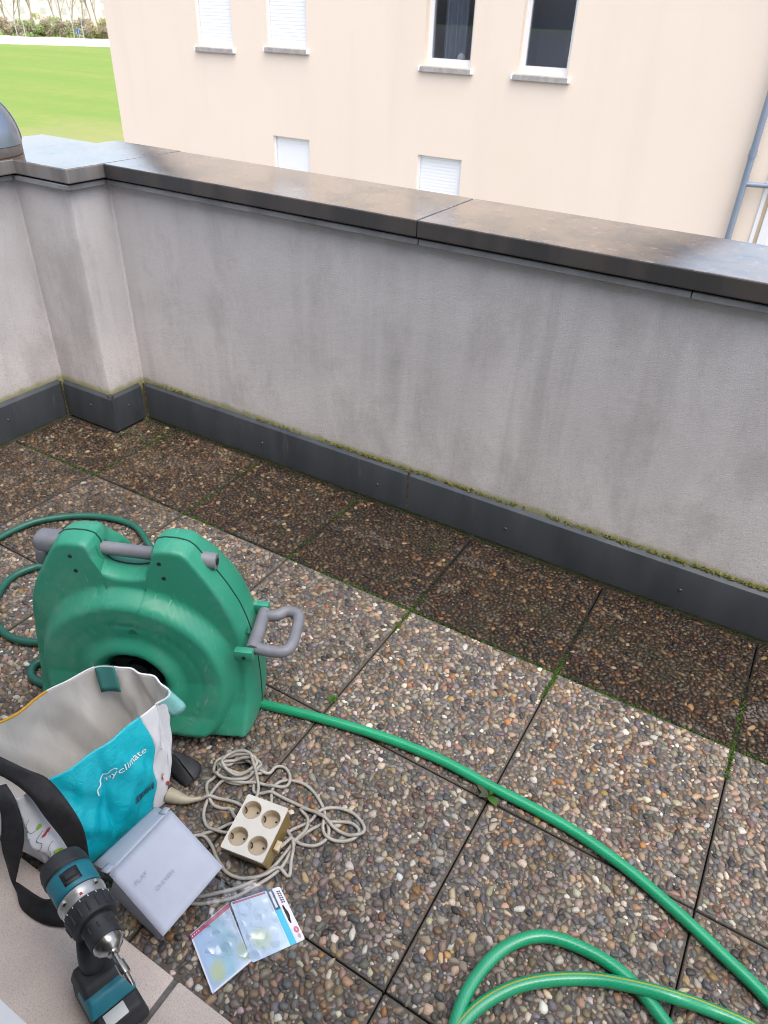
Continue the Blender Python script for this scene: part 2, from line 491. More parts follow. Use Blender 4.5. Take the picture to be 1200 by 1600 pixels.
for k,(a,b,z0,z1,ty) in enumerate(wins):
    if ty=='s':
        w = MB(); n_s = int((z1-z0)/.055); h=(z1-z0)/n_s
        for i in range(n_s):
            w.add([(a,FY+.075,z0+i*h+.004),(b,FY+.075,z0+i*h+.004),(b,FY+.0746,z0+i*h+h*.5),(a,FY+.0746,z0+i*h+h*.5),(b,FY+.075,z0+i*h+h),(a,FY+.075,z0+i*h+h)],[(0,1,2,3),(3,2,4,5)])
        w.box(a,b,FY+.08,FY+.10,z0,z1)
        wo = w.build('roller_shutter', m_shut, nh, smooth=False, org=org)
        for u0,u1 in ((a,a+.035),(b-.035,b)): MB().box(u0,u1,FY+.035,FY+.06,z0,z1).build('guide_rail', m_pvc, wo, smooth=False, org=org)
    else:
        fw=.075
        lp=[[(a,z0),(b,z0),(b,z1),(a,z1)],[(a+fw,z0+fw+.03),(a+fw,z1-fw),(b-fw,z1-fw),(b-fw,z0+fw+.03)]]
        v,f=curve_fill(lp,.07); v=np.stack([v[:,0],FY+.16+v[:,2],v[:,1]],1)
        wo=MB().add(v,f).build('window_frame', m_pvc, nh, smooth=False, org=org)
        MB().box(a+fw,b-fw,FY+.15,FY+.158,z0+fw+.03,z1-fw).build('pane', m_pane, wo, smooth=False, org=org)
        rm=MB(); X0,X1,Y0,Y1,Z0,Z1=a-.4,b+.4,FY+.37,FY+1.6,z0-.5,z1+.2
        rm.box(X0,X1,Y1,Y1+.1,Z0,Z1); rm.box(X0-.1,X0,Y0,Y1,Z0,Z1); rm.box(X1,X1+.1,Y0,Y1,Z0,Z1); rm.box(X0,X1,Y0,Y1,Z0-.1,Z0); rm.box(X0,X1,Y0,Y1,Z1,Z1+.1)
        rm.build('room', m_room, wo, smooth=False, org=org)
    if ty!='d' and not (k in (4,5)):
        s_=MB(); s_.rbox(a-.07,b+.05,FY-.06,FY+.06,z0-.095,z0-.012,.008,1); s_.build('sill', m_sillst, wo, org=org)
        for u0,u1 in ((a-.078,a-.045),(b+.025,b+.058)): MB().rbox(u0,u1,FY-.064,FY+.02,z0-.085,z0-.005,.006,1).build('sill_end', m_shut, wo, org=org)
dp = MB(); dp.tube([(1.50,FY-.10,GZ),(1.50,FY-.10,-.02),(1.50,FY-.10,2.9)],.047,14); dpo=dp.build('drain_pipe', m_zinc, nh, org=org)
for zz in (.14,-2.6): MB().tube([(1.5,FY-.10,zz-.05),(1.5,FY-.10,zz+.05)],.056,14).build('pipe_coupling', m_zinc, dpo, org=org)
mb=MB(); mb.tube(spline([(1.52,FY-.10,-.26),(1.8,FY-.10,-.25),(2.05,FY-.10,-.235),(2.15,FY-.1,-.18),(2.17,FY-.1,.1)],6),.034,12); mb.build('branch_pipe', m_zinc, dpo, org=org)
MB().box(1.79,1.845,FY-.02,FY-.003,GZ,2.7).build('corner_trim', m_pvc, nh, smooth=False, org=org)
m_tan = mat('tan_reveal',(.52,.40,.27),.7)
MB().box(1.847,1.898,FY-.016,FY-.003,GZ,2.7).build('corner_strip', m_tan, nh, smooth=False, org=org)
MB().box(1.902,2.02,FY-.03,FY+.30,GZ,2.7).build('corner_post', m_pvc, nh, smooth=False, org=org)
# things seen through the two panes
m_curt=mat('grey_curtain',(.34,.37,.43),.9); m_dark=mat('dark_item',(.03,.03,.035),.4); m_lightitem=mat('light_item',(.62,.60,.56),.6); m_red=mat('red_cloth',(.55,.02,.03),.7)
cu=MB(); cu.grid([[(-3.86+.42*i/40, FY+.50+.03*math.sin(i*1.1), z) for i in range(41)] for z in (.75,2.3)])
tag(cu.build('curtain', m_curt, org=(0,0,0)),'pale grey blue curtain behind the left dark window','curtain')
t_=thing('picture_frame','light framed dark picture inside the right dark window','picture',(-1.72,FY+1.2,1.25))
v,f=curve_fill([[(-.24,-.2),(.24,-.2),(.24,.2),(-.24,.2)],[(-.17,-.13),(-.17,.13),(.17,.13),(.17,-.13)]],.03); MB().add(np.stack([v[:,0],v[:,2],v[:,1]],1),f).build('frame',m_lightitem,t_,smooth=False)
MB().box(-.17,.17,.004,.012,-.13,.13).build('picture',m_dark,t_,smooth=False)
t_=thing('vase','small pale vase on the inner sill of the left dark window','vase',(-3.42,FY+.30,.98))
MB().lathe([(0,0),(.05,0),(.075,.05),(.06,.10),(.03,.13),(.045,.15)],16).build('body',m_lightitem,t_)
# parked car beyond the house corner
q=P(1206,374,GZ+.75); m_tyre=mat('tyre',(.02,.02,.02),.8); m_cglass=mat('car_glass',(.03,.035,.04),.1)
t_=thing('parked_car','red car parked beyond the cream house corner at the right edge','car',(q[0]+1.6,q[1]+1.5,GZ),.3)
bm=bmesh.new(); vs=[]
prof=[(-2.0,.35),(-2.05,.75),(-1.2,.92),(-.55,1.42),(1.0,1.45),(1.65,1.0),(2.0,.92),(2.05,.4)]
mb=MB(); v=[(x,s*.82*(1 if z<1 else .86),z) for s in (-1,1) for x,z in prof]; k_=len(prof)
mb.add(v,[tuple(range(k_)),tuple(range(2*k_-1,k_-1,-1))]+[(i,k_+i,k_+(i+1)%k_,(i+1)%k_) for i in range(k_)]); mb.build('body',m_red,t_,True,25)
MB().add([(-1.05,-.83,.98),(-.5,-.72,1.38),(.95,-.72,1.40),(1.4,-.83,1.0)],[(0,1,2,3)]).build('side_window',m_cglass,t_,False)
for x in (-1.25,1.3):
    for y in (-.8,.8): 
        w_=MB().cyl((x,y-.1,.32),(x,y+.1,.32),.32,seg=20).build('wheel',m_tyre,t_)
# ---- own house behind the camera (casts the shade on the terrace)
m_hw = mat('house_render',(.80,.79,.77),.9,c2=(.76,.75,.73),scale=3,bump=.3,bscale=90)
hs = thing('house_front','pale rendered house wall with an open balcony door behind the viewer','house wall',(0,-1.42,0))
v,f=curve_fill([[(-.4,-5.8),(6,-5.8),(6,2.32),(-.4,2.32)],[(1.55,.05),(1.55,2.15),(3.55,2.15),(3.55,.05)]],.30)
MB().add(np.stack([v[:,0],-.155+v[:,2],v[:,1]],1),f).build('wall',m_hw,hs,smooth=False)
EAVE_D, EAVE_Z = .06, 2.325
mb=MB(); mb.box(-.6,6.2,.0,EAVE_D,EAVE_Z,EAVE_Z+.18)
mb.build('eave',m_hw,hs,smooth=False)
for bx_ in ((.6,4.6,-4.4,-4.3,0,2.5),(.5,.6,-4.3,-.32,0,2.5),(4.6,4.7,-4.3,-.32,0,2.5),(.5,4.7,-4.4,-.32,2.5,2.6),(.5,4.7,-4.4,-.32,-.12,-.01)): MB().box(*bx_).build('room_wall',m_hw,hs,smooth=False)
for bx_ in ((1.56,3.54,-.13,.0095,.0,.0565),(1.553,1.62,-.12,-.01,.0575,2.14),(3.48,3.547,-.12,-.01,.0575,2.14),(1.62,3.48,-.12,-.01,2.07,2.14)): MB().box(*bx_).build('door_frame',m_pvc,hs,smooth=False)
n = NT('sill_sandstone'); p_=n.pos()
c=n.mix(n.ramp(n.noise(p_,9,4),[(.35,0),(.65,1)]),(.56,.475,.42),(.64,.55,.48))
c=n.mix(n.math('MULTIPLY',n.ramp(n.noise(p_,420,2,.6),[(.5,0),(.72,1)]),.6),c,(.26,.21,.185))
c=n.mix(n.math('MULTIPLY',n.ramp(n.noise(p_,300,2,.6),[(.25,1),(.42,0)]),.45),c,(.72,.65,.59))
n.color(c); n.set(Roughness=.85); n.bump(n.noise(p_,350,3),.25,.002)
ds = thing('door_sill','beige sandstone door sill under the cordless drill','door sill',(1.9,-1.3,0))
for a,b in ((1.20,2.138),(2.150,3.09),(3.102,3.6)):
    MB().rbox(a,b,-1.4085,-1.205,-.02,.022,.004,2).build('sill_slab',n.m,ds,org=(1.9,-1.3,0))
m_joint=mat('sill_joint',(.10,.095,.09),.9,c2=(.16,.15,.14),scale=60)
MB().box(1.22,3.58,-1.410,-1.207,-.02,.0185).build('joint_mortar',m_joint,ds,smooth=False,org=(1.9,-1.3,0))

# ---- parapet
def shear(v):
    v=np.array(v,float); m=v[:,2]>.9; v[m,2]+= .0085-.0055*v[m,0]; return v
def world_part(mb,name,m,parent,org,smooth=True,angle=40,sh=True):
    if sh: mb.v=[shear(np.concatenate(mb.v))] 
    return mb.build(name,m,parent,smooth,angle,org)
n = NT('parapet_plaster'); p_=n.pos(); xyz=n.sep(p_)
base=n.mix(n.ramp(n.noise(p_,3.0,5,.6),[(.3,0),(.7,1)]),(.55,.53,.535),(.49,.47,.475))
base=n.mix(n.mapr(n.math('ADD',xyz[2],n.math('MULTIPLY',n.noise(n.pos((2.2,2.2,1.2)),1.6,4,.6),.7)),1.02,.62,0,1,True),base,(.66,.625,.615))
streak=n.noise(n.pos((9,9,.55)),1.0,4,.6,.25)
patch=n.noise(p_,1.5,3)
band=n.mapr(n.math('ADD',xyz[2],n.math('MULTIPLY',n.noise(n.pos((7,7,.8)),1,3),.5)),.55,1.25,.0,1.0,True)
sfac=n.math('MULTIPLY',n.mapr(streak,.44,.66,0,1,True),n.mapr(patch,.36,.62,.15,1,True))
c=n.mix(n.math('MULTIPLY',sfac,.28),base,(.245,.228,.225))
mott=n.math('MULTIPLY',n.mapr(n.noise(n.pos((1.6,1.6,.9)),2.6,6,.7,.3),.46,.66,0,1,True),.34)
c=n.mix(mott,c,(.30,.275,.27))
pale=n.mapr(n.noise(n.pos((14,14,.35)),1.0,3,.5),.62,.72,0,.35,True)
c=n.mix(pale,c,(.56,.55,.56))
# fine algae specks, denser low down
low=n.mapr(xyz[2],.85,.2,.22,.62)
sp=n.math('MULTIPLY',n.mapr(n.noise(p_,150,4,.75),.54,.68),low)
c=n.mix(sp,c,(.20,.19,.17))
# pinkish clean band just above the metal skirting, and green film on its foot
c=n.mix(n.math('MULTIPLY',n.mapr(xyz[2],.24,.19),.35),c,(.47,.42,.38))
c=n.mix(n.math('MULTIPLY',n.mapr(n.math('ADD',xyz[2],n.math('MULTIPLY',n.noise(p_,25,3),.03)),.222,.200),.75),c,(.24,.25,.05))
n.color(c); n.set(Roughness=.92); n.b.inputs['Specular IOR Level'].default_value=.25
n.bump(n.math('ADD',n.noise(p_,260,4,.65),n.math('MULTIPLY',n.noise(p_,40,3),.8)),.55,.0040)
m_plaster=n.m
PO=(1.9,.66,0)
par=thing('parapet_wall','grey stained plaster parapet with wet dark coping and metal skirting','parapet',PO)
outl=[(4.3,.5),(.303,.5),(.295,.492),(.295,.322),(.291,.314),(.283,.31),(-.017,.31),(-.025,.302),(-.025,-1.5),(-.38,-1.5),(-.38,.73),(-.03,.73),(-.03,.83),(4.3,.83)]
mb=MB(); mb.prism(outl,-5.8,1.016); world_part(mb,'plaster_wall',m_plaster,par,PO,True,30)

def coping_mat(name,side_a,side_b):
    n=NT(name); p_=n.pos(); xyz=n.sep(p_)
    base=n.mix(n.ramp(n.noise(p_,5,5,.6),[(.3,0),(.7,1)]),(.090,.056,.036),(.150,.098,.064))  # wet brown top also carries the tan house reflection in its colour
    blot=n.noise(n.pos((7,7,1.2)),1.0,3,.6)
    base=n.mix(n.mapr(blot,.48,.62,0,.75),base,(.020,.018,.017))
    gn=n.n('ShaderNodeNewGeometry'); up=n.sep(gn.outputs['Normal'])[2]
    wet=n.mapr(up,.6,.9)
    base=n.mix(wet,n.mix(n.mapr(blot,.42,.60),side_a,side_b),base)
    base=n.mix(n.math('MULTIPLY',wet,n.math('MULTIPLY',n.mapr(n.noise(p_,34,3,.5),.60,.68),.32)),base,(.42,.34,.25))
    n.color(base)
    rr=n.mapr(n.noise(p_,2.6,4,.6),.40,.70,.10,.22)
    rr=n.math('ADD',rr,n.math('MULTIPLY',n.mapr(n.noise(p_,40,3,.6),.60,.68),.15))
    n.set(Roughness=n.math('ADD',n.math('MULTIPLY',wet,rr),n.math('MULTIPLY',n.math('SUBTRACT',1.0,wet),.50)))
    n.b.inputs['Specular IOR Level'].default_value=.8
    n.l(n.math('MULTIPLY',wet,.9),n.b.inputs['Coat Weight']); n.b.inputs['Coat Roughness'].default_value=.10; n.b.inputs['Coat IOR'].default_value=1.7
    n.bump(n.math('ADD',n.math('MULTIPLY',n.noise(p_,9,2,.5),.5),n.math('MULTIPLY',n.noise(p_,110,3),.06)),.06,.004)
    return n.m
m_coping=coping_mat('wet_coping',(.046,.038,.035),(.024,.022,.022)); m_coping_pale=coping_mat('pale_side_coping',(.20,.185,.175),(.13,.12,.115))  # second variant: same wet top, lighter side colours
ZT0,ZT1=1.040,1.0905
def coping(pts,mt=None):
    bm=bmesh.new(); vs=[bm.verts.new((x,y,ZT0)) for x,y in pts]; fb=bm.faces.new(vs)
    r=bmesh.ops.extrude_face_region(bm,geom=[fb]); 
    for q in r['geom']:
        if isinstance(q,bmesh.types.BMVert): q.co.z=ZT1
    bmesh.ops.recalc_face_normals(bm,faces=bm.faces)
    bmesh.ops.bevel(bm,geom=bm.edges[:],offset=.004,segments=2,profile=.5,affect='EDGES')
    mb=MB(); mb.bm(bm); world_part(mb,'coping_stone',mt or m_coping,par,PO,False)
coping([(.035,-.2),(.035,.285),(.335,.285),(.335,.45),(.335,.872),(-.06,.872),(-.06,.765),(-.41,.765),(-.41,-.2)],m_coping_pale)
coping([(.035,-1.52),(.035,-.205),(-.41,-.205),(-.41,-1.52)],m_coping_pale)
for a,b in ((.3375,1.6988),(1.7012,3.06),(3.063,4.32)): coping([(a,.452),(b,.452),(b,.86),(a,.86)])
m_flash=mat('flashing_metal',(.27,.275,.285),.45,.2,c2=(.18,.18,.185),scale=9)
def flash(x0,x1,y0,y1):
    mb=MB(); mb.rbox(x0,x1,y0,y1,1.014,1.033,.002,1); world_part(mb,'flashing_strip',m_flash,par,PO)
for a,b in ((.312,1.699),(1.7015,2.52),(2.5225,4.3)): flash(a,b,.466,.502)
flash(.285,.322,.30,.504); flash(-.004,.3205,.2885,.3118); flash(-.03,.010,-1.5,.287)
m_drip=mat('coping_gap',(.02,.02,.02),.9)
for bx_ in ((.3,4.29,.485,.83,1.03,1.042),(-.37,.298,.30,.75,1.03,1.042),(-.37,-.01,-1.5,.298,1.03,1.042)):
    mb=MB(); mb.box(*bx_); world_part(mb,'bedding_gap',m_drip,par,PO,False)

n=NT('skirting_metal'); p_=n.pos()
c=n.mix(n.ramp(n.noise(n.pos((3,3,.8)),3,4,.6),[(.35,0),(.65,1)]),(.052,.060,.070),(.074,.083,.094))
c=n.mix(n.math('MULTIPLY',n.mapr(n.noise(n.pos((14,14,2.5)),1.5,4,.7),.62,.78),.45),c,(.16,.165,.165))
n.color(c); n.set(Roughness=n.mapr(n.noise(p_,8,3),.3,.7,.36,.55)); n.set(Metallic=.25); m_skirt=n.m
m_screw=mat('screw_head',(.13,.125,.115),.45,.6); m_seal=mat('joint_sealant',(.060,.045,.025),.9,c2=(.16,.12,.04),scale=90,lo=.5,hi=.6)
def skirting(p0,p1,nrm,screws=(),H=.182):
    p0,p1,nrm=[np.array((*q,0.)) for q in (p0,p1,nrm)]
    prof=[(.0,.008),(.0,.160),(-.0015,.165),(-.020,H),(-.024,H-.004),(-.010,.155),(-.010,.008)]
    mb=MB(); n_=len(prof)
    v=[p0+nrm*o+np.array([0,0,z]) for o,z in prof]+[p1+nrm*o+np.array([0,0,z]) for o,z in prof]
    f=[(i,(i+1)%n_,n_+(i+1)%n_,n_+i) for i in range(n_)]+[tuple(range(n_-1,-1,-1)),tuple(range(n_,2*n_))]
    mb.add(v,f); so=mb.build('skirting_panel',m_skirt,par,True,30,PO)
    for s,z in screws:
        c_=p0+(p1-p0)*s+np.array([0,0,z])
        q=Vector(nrm).to_track_quat('Z','Y').to_matrix().to_4x4(); q.translation=Vector(c_-np.array(PO))
        MB().lathe([(.0055,-.001),(.0055,.0012),(.004,.003),(.0015,.0035),(0,.003)],12,q).build('screw',m_screw,so)
SK=.485
def sx(px,py):  # where a ray meets the skirting plane of the long wall
    d=ray(px,py); k=(SK-_T[1])/d[1]; return _T+k*d
scr=[sx(*q) for q in ((410,692),(590,757),(790,826),(1063,922))]
skirting((.312,SK),(1.704,SK),(0,-1),[((w[0]-.312)/1.392,w[2]) for w in scr[:2]])
skirting((1.711,SK),(4.28,SK),(0,-1),[((w[0]-1.711)/2.569,w[2]) for w in scr[2:]]+[(.75,.1)])
skirting((.311,.300),(.311,.472),(1,0),[(.5,.105)])
skirting((.0,.294),(.309,.294),(0,-1),[(.55,.105)])
skirting((-.008,-1.42),(-.008,.292),(1,0),[(.83,.10),(.6,.10),(.3,.1)])
for bx_ in ((1.7045,1.7105,.4862,.502,.008,.1805),(.3125,.318,.480,.486,.008,.178),(-.004,.0015,.283,.2895,.008,.178)): MB().box(*bx_).build('joint_sealant',m_seal,par,smooth=False,org=PO)

# low-poly lumps joined into one mesh (moss)
def lumps(pos, rad, seed, squash=.7):
    r=np.random.default_rng(seed); n_=len(pos); k=6
    a=np.linspace(0,2*np.pi,k,endpoint=False)
    base=[(np.cos(t),np.sin(t),-.3) for t in a]+[(.7*np.cos(t+.5),.7*np.sin(t+.5),.6) for t in a]+[(0,0,1)]
    T=np.array(base); V=pos[:,None,:]+T[None]*rad[:,None,None]*np.array([1,1,squash])*(1+.35*r.normal(size=(n_,len(T),1)))
    F=[]
    for i in range(k):
        j=(i+1)%k; F+= [(i,j,k+j,k+i),(k+i,k+j,2*k)]
    F=np.array([x if len(x)==4 else (*x,-1) for x in F])
    faces=[]
    for b in range(n_):
        o_=b*len(T)
        for x in F: faces.append(tuple(int(i)+o_ for i in x if i>=0))
    return V.reshape(-1,3),faces
m_moss_y=leaf_mat('moss_yellow',(.12,.125,.020),(.22,.215,.05)); m_moss_g=leaf_mat('moss_green',(.020,.045,.006),(.06,.11,.015)); m_moss_gap=leaf_mat('moss_gap_shade',(.010,.010,.007),(.028,.026,.015))
N_=1500; x=.31+3.9*rng.random(N_)**.85; keep=rng.random(N_)<np.clip(.30+.35*np.sin(x*5.1)+.25*np.sin(x*13+1)+.25*(x-.8),.05,1)
x=x[keep]; pos=np.stack([x,.4995-.004*rng.random(len(x)),.178+.012*rng.random(len(x))],1)
V,F=lumps(pos,.0017+.0026*rng.random(len(x)),3,1.3); tag(MB().add(V,F).build('skirting_moss',m_moss_y,par,False,org=PO),kind='stuff')
# ---- terrace floor: exposed-aggregate slabs, 50 x 50 cm
def dirty(n, col, dark, mul, isl=False):
    """grime with a shape of its own: strong on the slabs along the parapet"""
    at=n.n('ShaderNodeAttribute'); at.attribute_type='OBJECT'; at.attribute_name='dirt'
    p_=n.pos(); x_=n.sep(p_)
    d=n.math('MULTIPLY',at.outputs['Fac'],n.mapr(n.noise(p_,3.6,6,.7,.4),.30,.58,.74,1.22))
    d=n.math('ADD',d,n.math('MULTIPLY',n.mapr(n.noise(p_,2.1,4,.6),.52,.70,0,1),.28),True)
    fine=n.noise(p_,75,2,.5)
    gi_=n.n('ShaderNodeNewGeometry'); d2=n.math('MULTIPLY',n.math('MULTIPLY',d,n.mapr(fine,.30,.62,1.12,.86)),n.mapr(gi_.outputs['Random Per Island'],.66,1.0,1.0,.42) if isl else 1.0,True)
    return n.mix(d2,col,n.mix(1.0,col,mul,'MULTIPLY') if dark is None else dark), d2
n=NT('slab_mortar'); p_=n.pos()
c=n.mix(n.ramp(n.noise(p_,60,4,.6),[(.3,0),(.7,1)]),(.085,.072,.060),(.150,.128,.106))
c,_=dirty(n,c,(.009,.0068,.0045),None); n.color(c); n.set(Roughness=.95); n.bump(n.noise(p_,500,3),.5,.002); m_mortar=n.m
n=NT('pebble_stone')
at=n.n('ShaderNodeAttribute'); at.attribute_name='col'
p_=n.pos()
c=n.mix(n.math('MULTIPLY',n.mapr(n.noise(p_,260,3,.6),.35,.7),.35),at.outputs['Color'],n.mix(1.0,at.outputs['Color'],(.55,.52,.50),'MULTIPLY'))
haze_=n.math('MULTIPLY',n.mapr(n.noise(p_,7,5,.7,.5),.54,.76,.0,.6),n.mapr(n.noise(p_,120,2,.5),.35,.65,.10,.70))
c=n.mix(haze_,c,(.175,.152,.130))
at2=n.n('ShaderNodeAttribute'); at2.attribute_type='OBJECT'; at2.attribute_name='dirt'
c=n.mix(n.math('MULTIPLY',at2.outputs['Fac'],.8,True),c,n.mix(1.0,c,(.80,.60,.34),'MULTIPLY'))
c,_d=dirty(n,c,None,(.120,.072,.034),True); scum=n.math('MULTIPLY',n.mapr(n.noise(n.pos((3.2,7,1)),1.3,6,.72,.6),.56,.70),n.math('MULTIPLY',at2.outputs['Fac'],.55),True)
c=n.mix(scum,c,(.150,.132,.112))
mg=n.math('MULTIPLY',n.mapr(n.noise(n.pos((2.2,4,1)),1.7,5,.7),.50,.66),n.math('MULTIPLY',at2.outputs['Fac'],.45),True)
c=n.mix(mg,c,(.028,.032,.012))
n.color(c)
n.set(Roughness=n.mapr(n.noise(p_,14,2),.3,.7,.38,.62)); n.b.inputs['Specular IOR Level'].default_value=.45; m_pebble=n.m
m_bed=mat('joint_bed',(.012,.011,.009),.95,c2=(.02,.02,.012),scale=60)

tf=MB(); tf.box(-.03,4.25,-1.42,.50,-.25,-.030)
floor=tf.build('terrace_floor',m_bed,smooth=False,org=(2,-.4,0)); floor.location=(2,-.4,0)
tag(floor,'pebbled concrete slab terrace floor between the house and the parapet',kind='structure')

def pack(seed,S=.494):
    r=random.Random(seed); cell=.024; G={}; out=[]
    def ok(x,y,rad):
        cx,cy=int(x/cell),int(y/cell)
        for i in range(cx-1,cx+2):
            for j in range(cy-1,cy+2):
                for (a,b,q) in G.get((i,j),()):
                    if (a-x)**2+(b-y)**2 < ((q+rad)*.80)**2: return False
        return True
    for r0,r1,tries in ((.0090,.0114,300),(.0072,.0090,1500),(.0057,.0072,3600),(.0045,.0057,6200),(.0034,.0045,8000),(.0023,.0034,6500)):
        for _ in range(tries):
            rad=r.uniform(r0,r1); m=rad*.9+.001
            x=r.uniform(m,S-m); y=r.uniform(m,S-m)
            if ok(x,y,rad): G.setdefault((int(x/cell),int(y/cell)),[]).append((x,y,rad)); out.append((x,y,rad))
    return np.array(out)
patterns=[pack(s) for s in range(4)]
palette=np.array([(.29,.27,.255),(.20,.205,.22),(.125,.135,.155),(.40,.36,.31),(.52,.45,.345),(.35,.255,.165),(.21,.14,.092),(.62,.58,.52),(.68,.67,.64),(.40,.205,.085),(.45,.335,.24),(.075,.075,.082),(.27,.235,.195),(.42,.29,.235),(.17,.155,.14),(.20,.125,.115),(.55,.36,.13)])
pw=np.array([15,14,11,10,7,6,6,6.5,4.2,1.2,6,6,12,4.5,11,3,.5],float); pw/=pw.sum()
K=10; ANG=np.linspace(0,2*np.pi,K,endpoint=False)
RING=[(1.0,-.25),(.96,.30),(.66,.80)]
def pebble_verts(x,y,rad,r,h0):
    """vectorised lumpy pebbles: returns (N,31,3)"""
    N=len(x); asp=np.exp(r.normal(.34,.26,N)).clip(.8,2.3); th=r.random(N)*6.28; ht=rad*(.44+.30*r.random(N))
    a2,a3=r.random(N)*6.28,r.random(N)*6.28
    rr=1+.06*np.cos(2*ANG[None]+a2[:,None])+.10*np.cos(3*ANG[None]+a3[:,None])+.09*np.cos(4*ANG[None]+2*a2[:,None])
    out=np.zeros((N,K*3+1,3))
    for q,(k,z) in enumerate(RING):
        X=rr*np.cos(ANG)*k*rad[:,None]*np.sqrt(asp)[:,None]; Y=rr*np.sin(ANG)*k*rad[:,None]/np.sqrt(asp)[:,None]
        out[:,q*K:(q+1)*K,0]=x[:,None]+X*np.cos(th)[:,None]-Y*np.sin(th)[:,None]
        out[:,q*K:(q+1)*K,1]=y[:,None]+X*np.sin(th)[:,None]+Y*np.cos(th)[:,None]
        tl=(X*np.cos(a2)[:,None]+Y*np.sin(a3)[:,None])*.12
        out[:,q*K:(q+1)*K,2]=h0[:,None]+z*ht[:,None]+tl*(q>0)
    out[:,-1]=np.stack([x,y,h0+ht],1); return out
PF=[]
for q in range(2):
    for i in range(K):
        j=(i+1)%K; PF.append((q*K+i,q*K+j,(q+1)*K+j,(q+1)*K+i))
PT=[(2*K+i,2*K+(i+1)%K,3*K) for i in range(K)]
PF=np.array(PF); PT=np.array(PT)
def pebble_mesh(name,V,col):
    N=len(V); nv=V.shape[1]; off=(np.arange(N)*nv)[:,None,None]
    q=(PF[None]+off).reshape(-1,4); t=(PT[None]+off).reshape(-1,3)
    me=bpy.data.meshes.new(name)
    me.vertices.add(N*nv); me.vertices.foreach_set('co',V.reshape(-1).astype(np.float32))
    me.loops.add(q.size+t.size); me.loops.foreach_set('vertex_index',np.concatenate([q.reshape(-1),t.reshape(-1)]).astype(np.int32))
    me.polygons.add(len(q)+len(t))
    me.polygons.foreach_set('loop_start',np.concatenate([np.arange(len(q))*4,q.size+np.arange(len(t))*3]).astype(np.int32))
    me.update(calc_edges=True)
    me.polygons.foreach_set('use_smooth',np.ones(len(q)+len(t),bool))
    ca=me.attributes.new('col','FLOAT_COLOR','POINT')
    cc=np.ones((N,nv,4),np.float32); cc[:,:,:3]=col[:,None,:]; ca.data.foreach_set('color',cc.reshape(-1))
    me.materials.append(m_pebble); return me

slabs=[]; cand=[]
rowsY=[(.0019,.470),(-.4981,-.0019),(-.9981,-.5019),(-1.203,-1.0019)]
for j,(y0,y1) in enumerate(rowsY):
    for i in range(8):
        x0=.5*i+.0019; x1=.5*i+.4981
        if i==0: x0=-.004
        r=np.random.default_rng(1000+j*20+i)
        pat=patterns[r.integers(4)].copy(); S=.494
        k=r.integers(4); c_=pat[:,:2]-S/2
        for _ in range(k): c_=np.stack([-c_[:,1],c_[:,0]],1)
        if r.random()<.5: c_[:,0]*=-1
        px_=c_[:,0]+S/2+.5*i+.003; py_=(c_[:,1]+S/2)+(y0 if j else .003) if j<3 else (c_[:,1]+S/2)+(-1.497)
        rad=pat[:,2]
        m=(py_+rad*.8<y1)&(py_-rad*.8>y0)&(px_-rad*.8>x0)&(px_+rad*.8<x1)
        if i==0 and j==0: m&=~((px_<.315)&(py_>.285))
        px_,py_,rad=px_[m],py_[m],rad[m]
        dirt=[.86,.04,.04,.05][j]+(.06*r.random())
        if j==0: dirt=[.86,.80,.95,1.12,1.15,1.2,1.12,1.15][i]
        if j==1 and i<=3: dirt=[.60,.30,.20,.12][i]
        tone=1+.10*r.normal()
        w=pw.copy()
        if r.random()<.5: w[[5,6,9,10]]*=1.6
        else: w[[1,2,0]]*=1.35
        w/=w.sum()
        col=palette[r.choice(len(palette),len(rad),p=w)]*np.exp(r.normal(0,.22,(len(rad),1)))*(1+.05*r.normal(size=(len(rad),3)))*tone*np.array([.80,.76,.71])
        h0=-.0032+.0016*r.random(len(rad))
        V=pebble_verts(px_,py_,rad,r,h0)
        slabs.append(dict(j=j,i=i,x0=x0,x1=x1,y0=y0,y1=y1,V=V,col=col.clip(.01,.8),rad=rad,dirt=dirt))
        pc=np.stack([px_,py_,np.zeros(len(rad))],1); uv=pix(pc)
        dist=np.linalg.norm(pc-_T,axis=1); size=2*rad/dist*F_PX
        vis=(uv[:,0]>5)&(uv[:,0]<1195)&(uv[:,1]>5)&(uv[:,1]<1595)
        for q in np.nonzero(vis)[0]: cand.append((size[q],len(slabs)-1,q))
cand.sort(reverse=True)
own={}
for s_,a,b in cand[:300]: own.setdefault(a,set()).add(int(b))
for si,s in enumerate(slabs):
    cx,cy=(s['x0']+s['x1'])/2,(s['y0']+s['y1'])/2
    mb=MB(); mb.rbox(s['x0']-cx,s['x1']-cx,s['y0']-cy,s['y1']-cy,-.032,-.0016,.0025,1)
    so=mb.build('paving_slab',m_mortar,floor); so.location=(cx-2,cy+.4,.0009*math.sin(si*3.1)); so['dirt']=float(s['dirt'])
    ind=own.get(si,set()); msk=np.ones(len(s['V']),bool)
    for q in ind: msk[q]=False
    V=s['V']-np.array([cx,cy,0])
    po=link('exposed_pebbles',pebble_mesh('exposed_pebbles',V[msk],s['col'][msk]),so); po['dirt']=float(s['dirt']); tag(po,kind='stuff')
    for q in sorted(ind):
        c_=V[q,-1]*np.array([1,1,0]); o=link('pebble',pebble_mesh('pebble',V[q:q+1]-c_,s['col'][q:q+1]),so); o.location=c_; o['dirt']=float(s['dirt'])

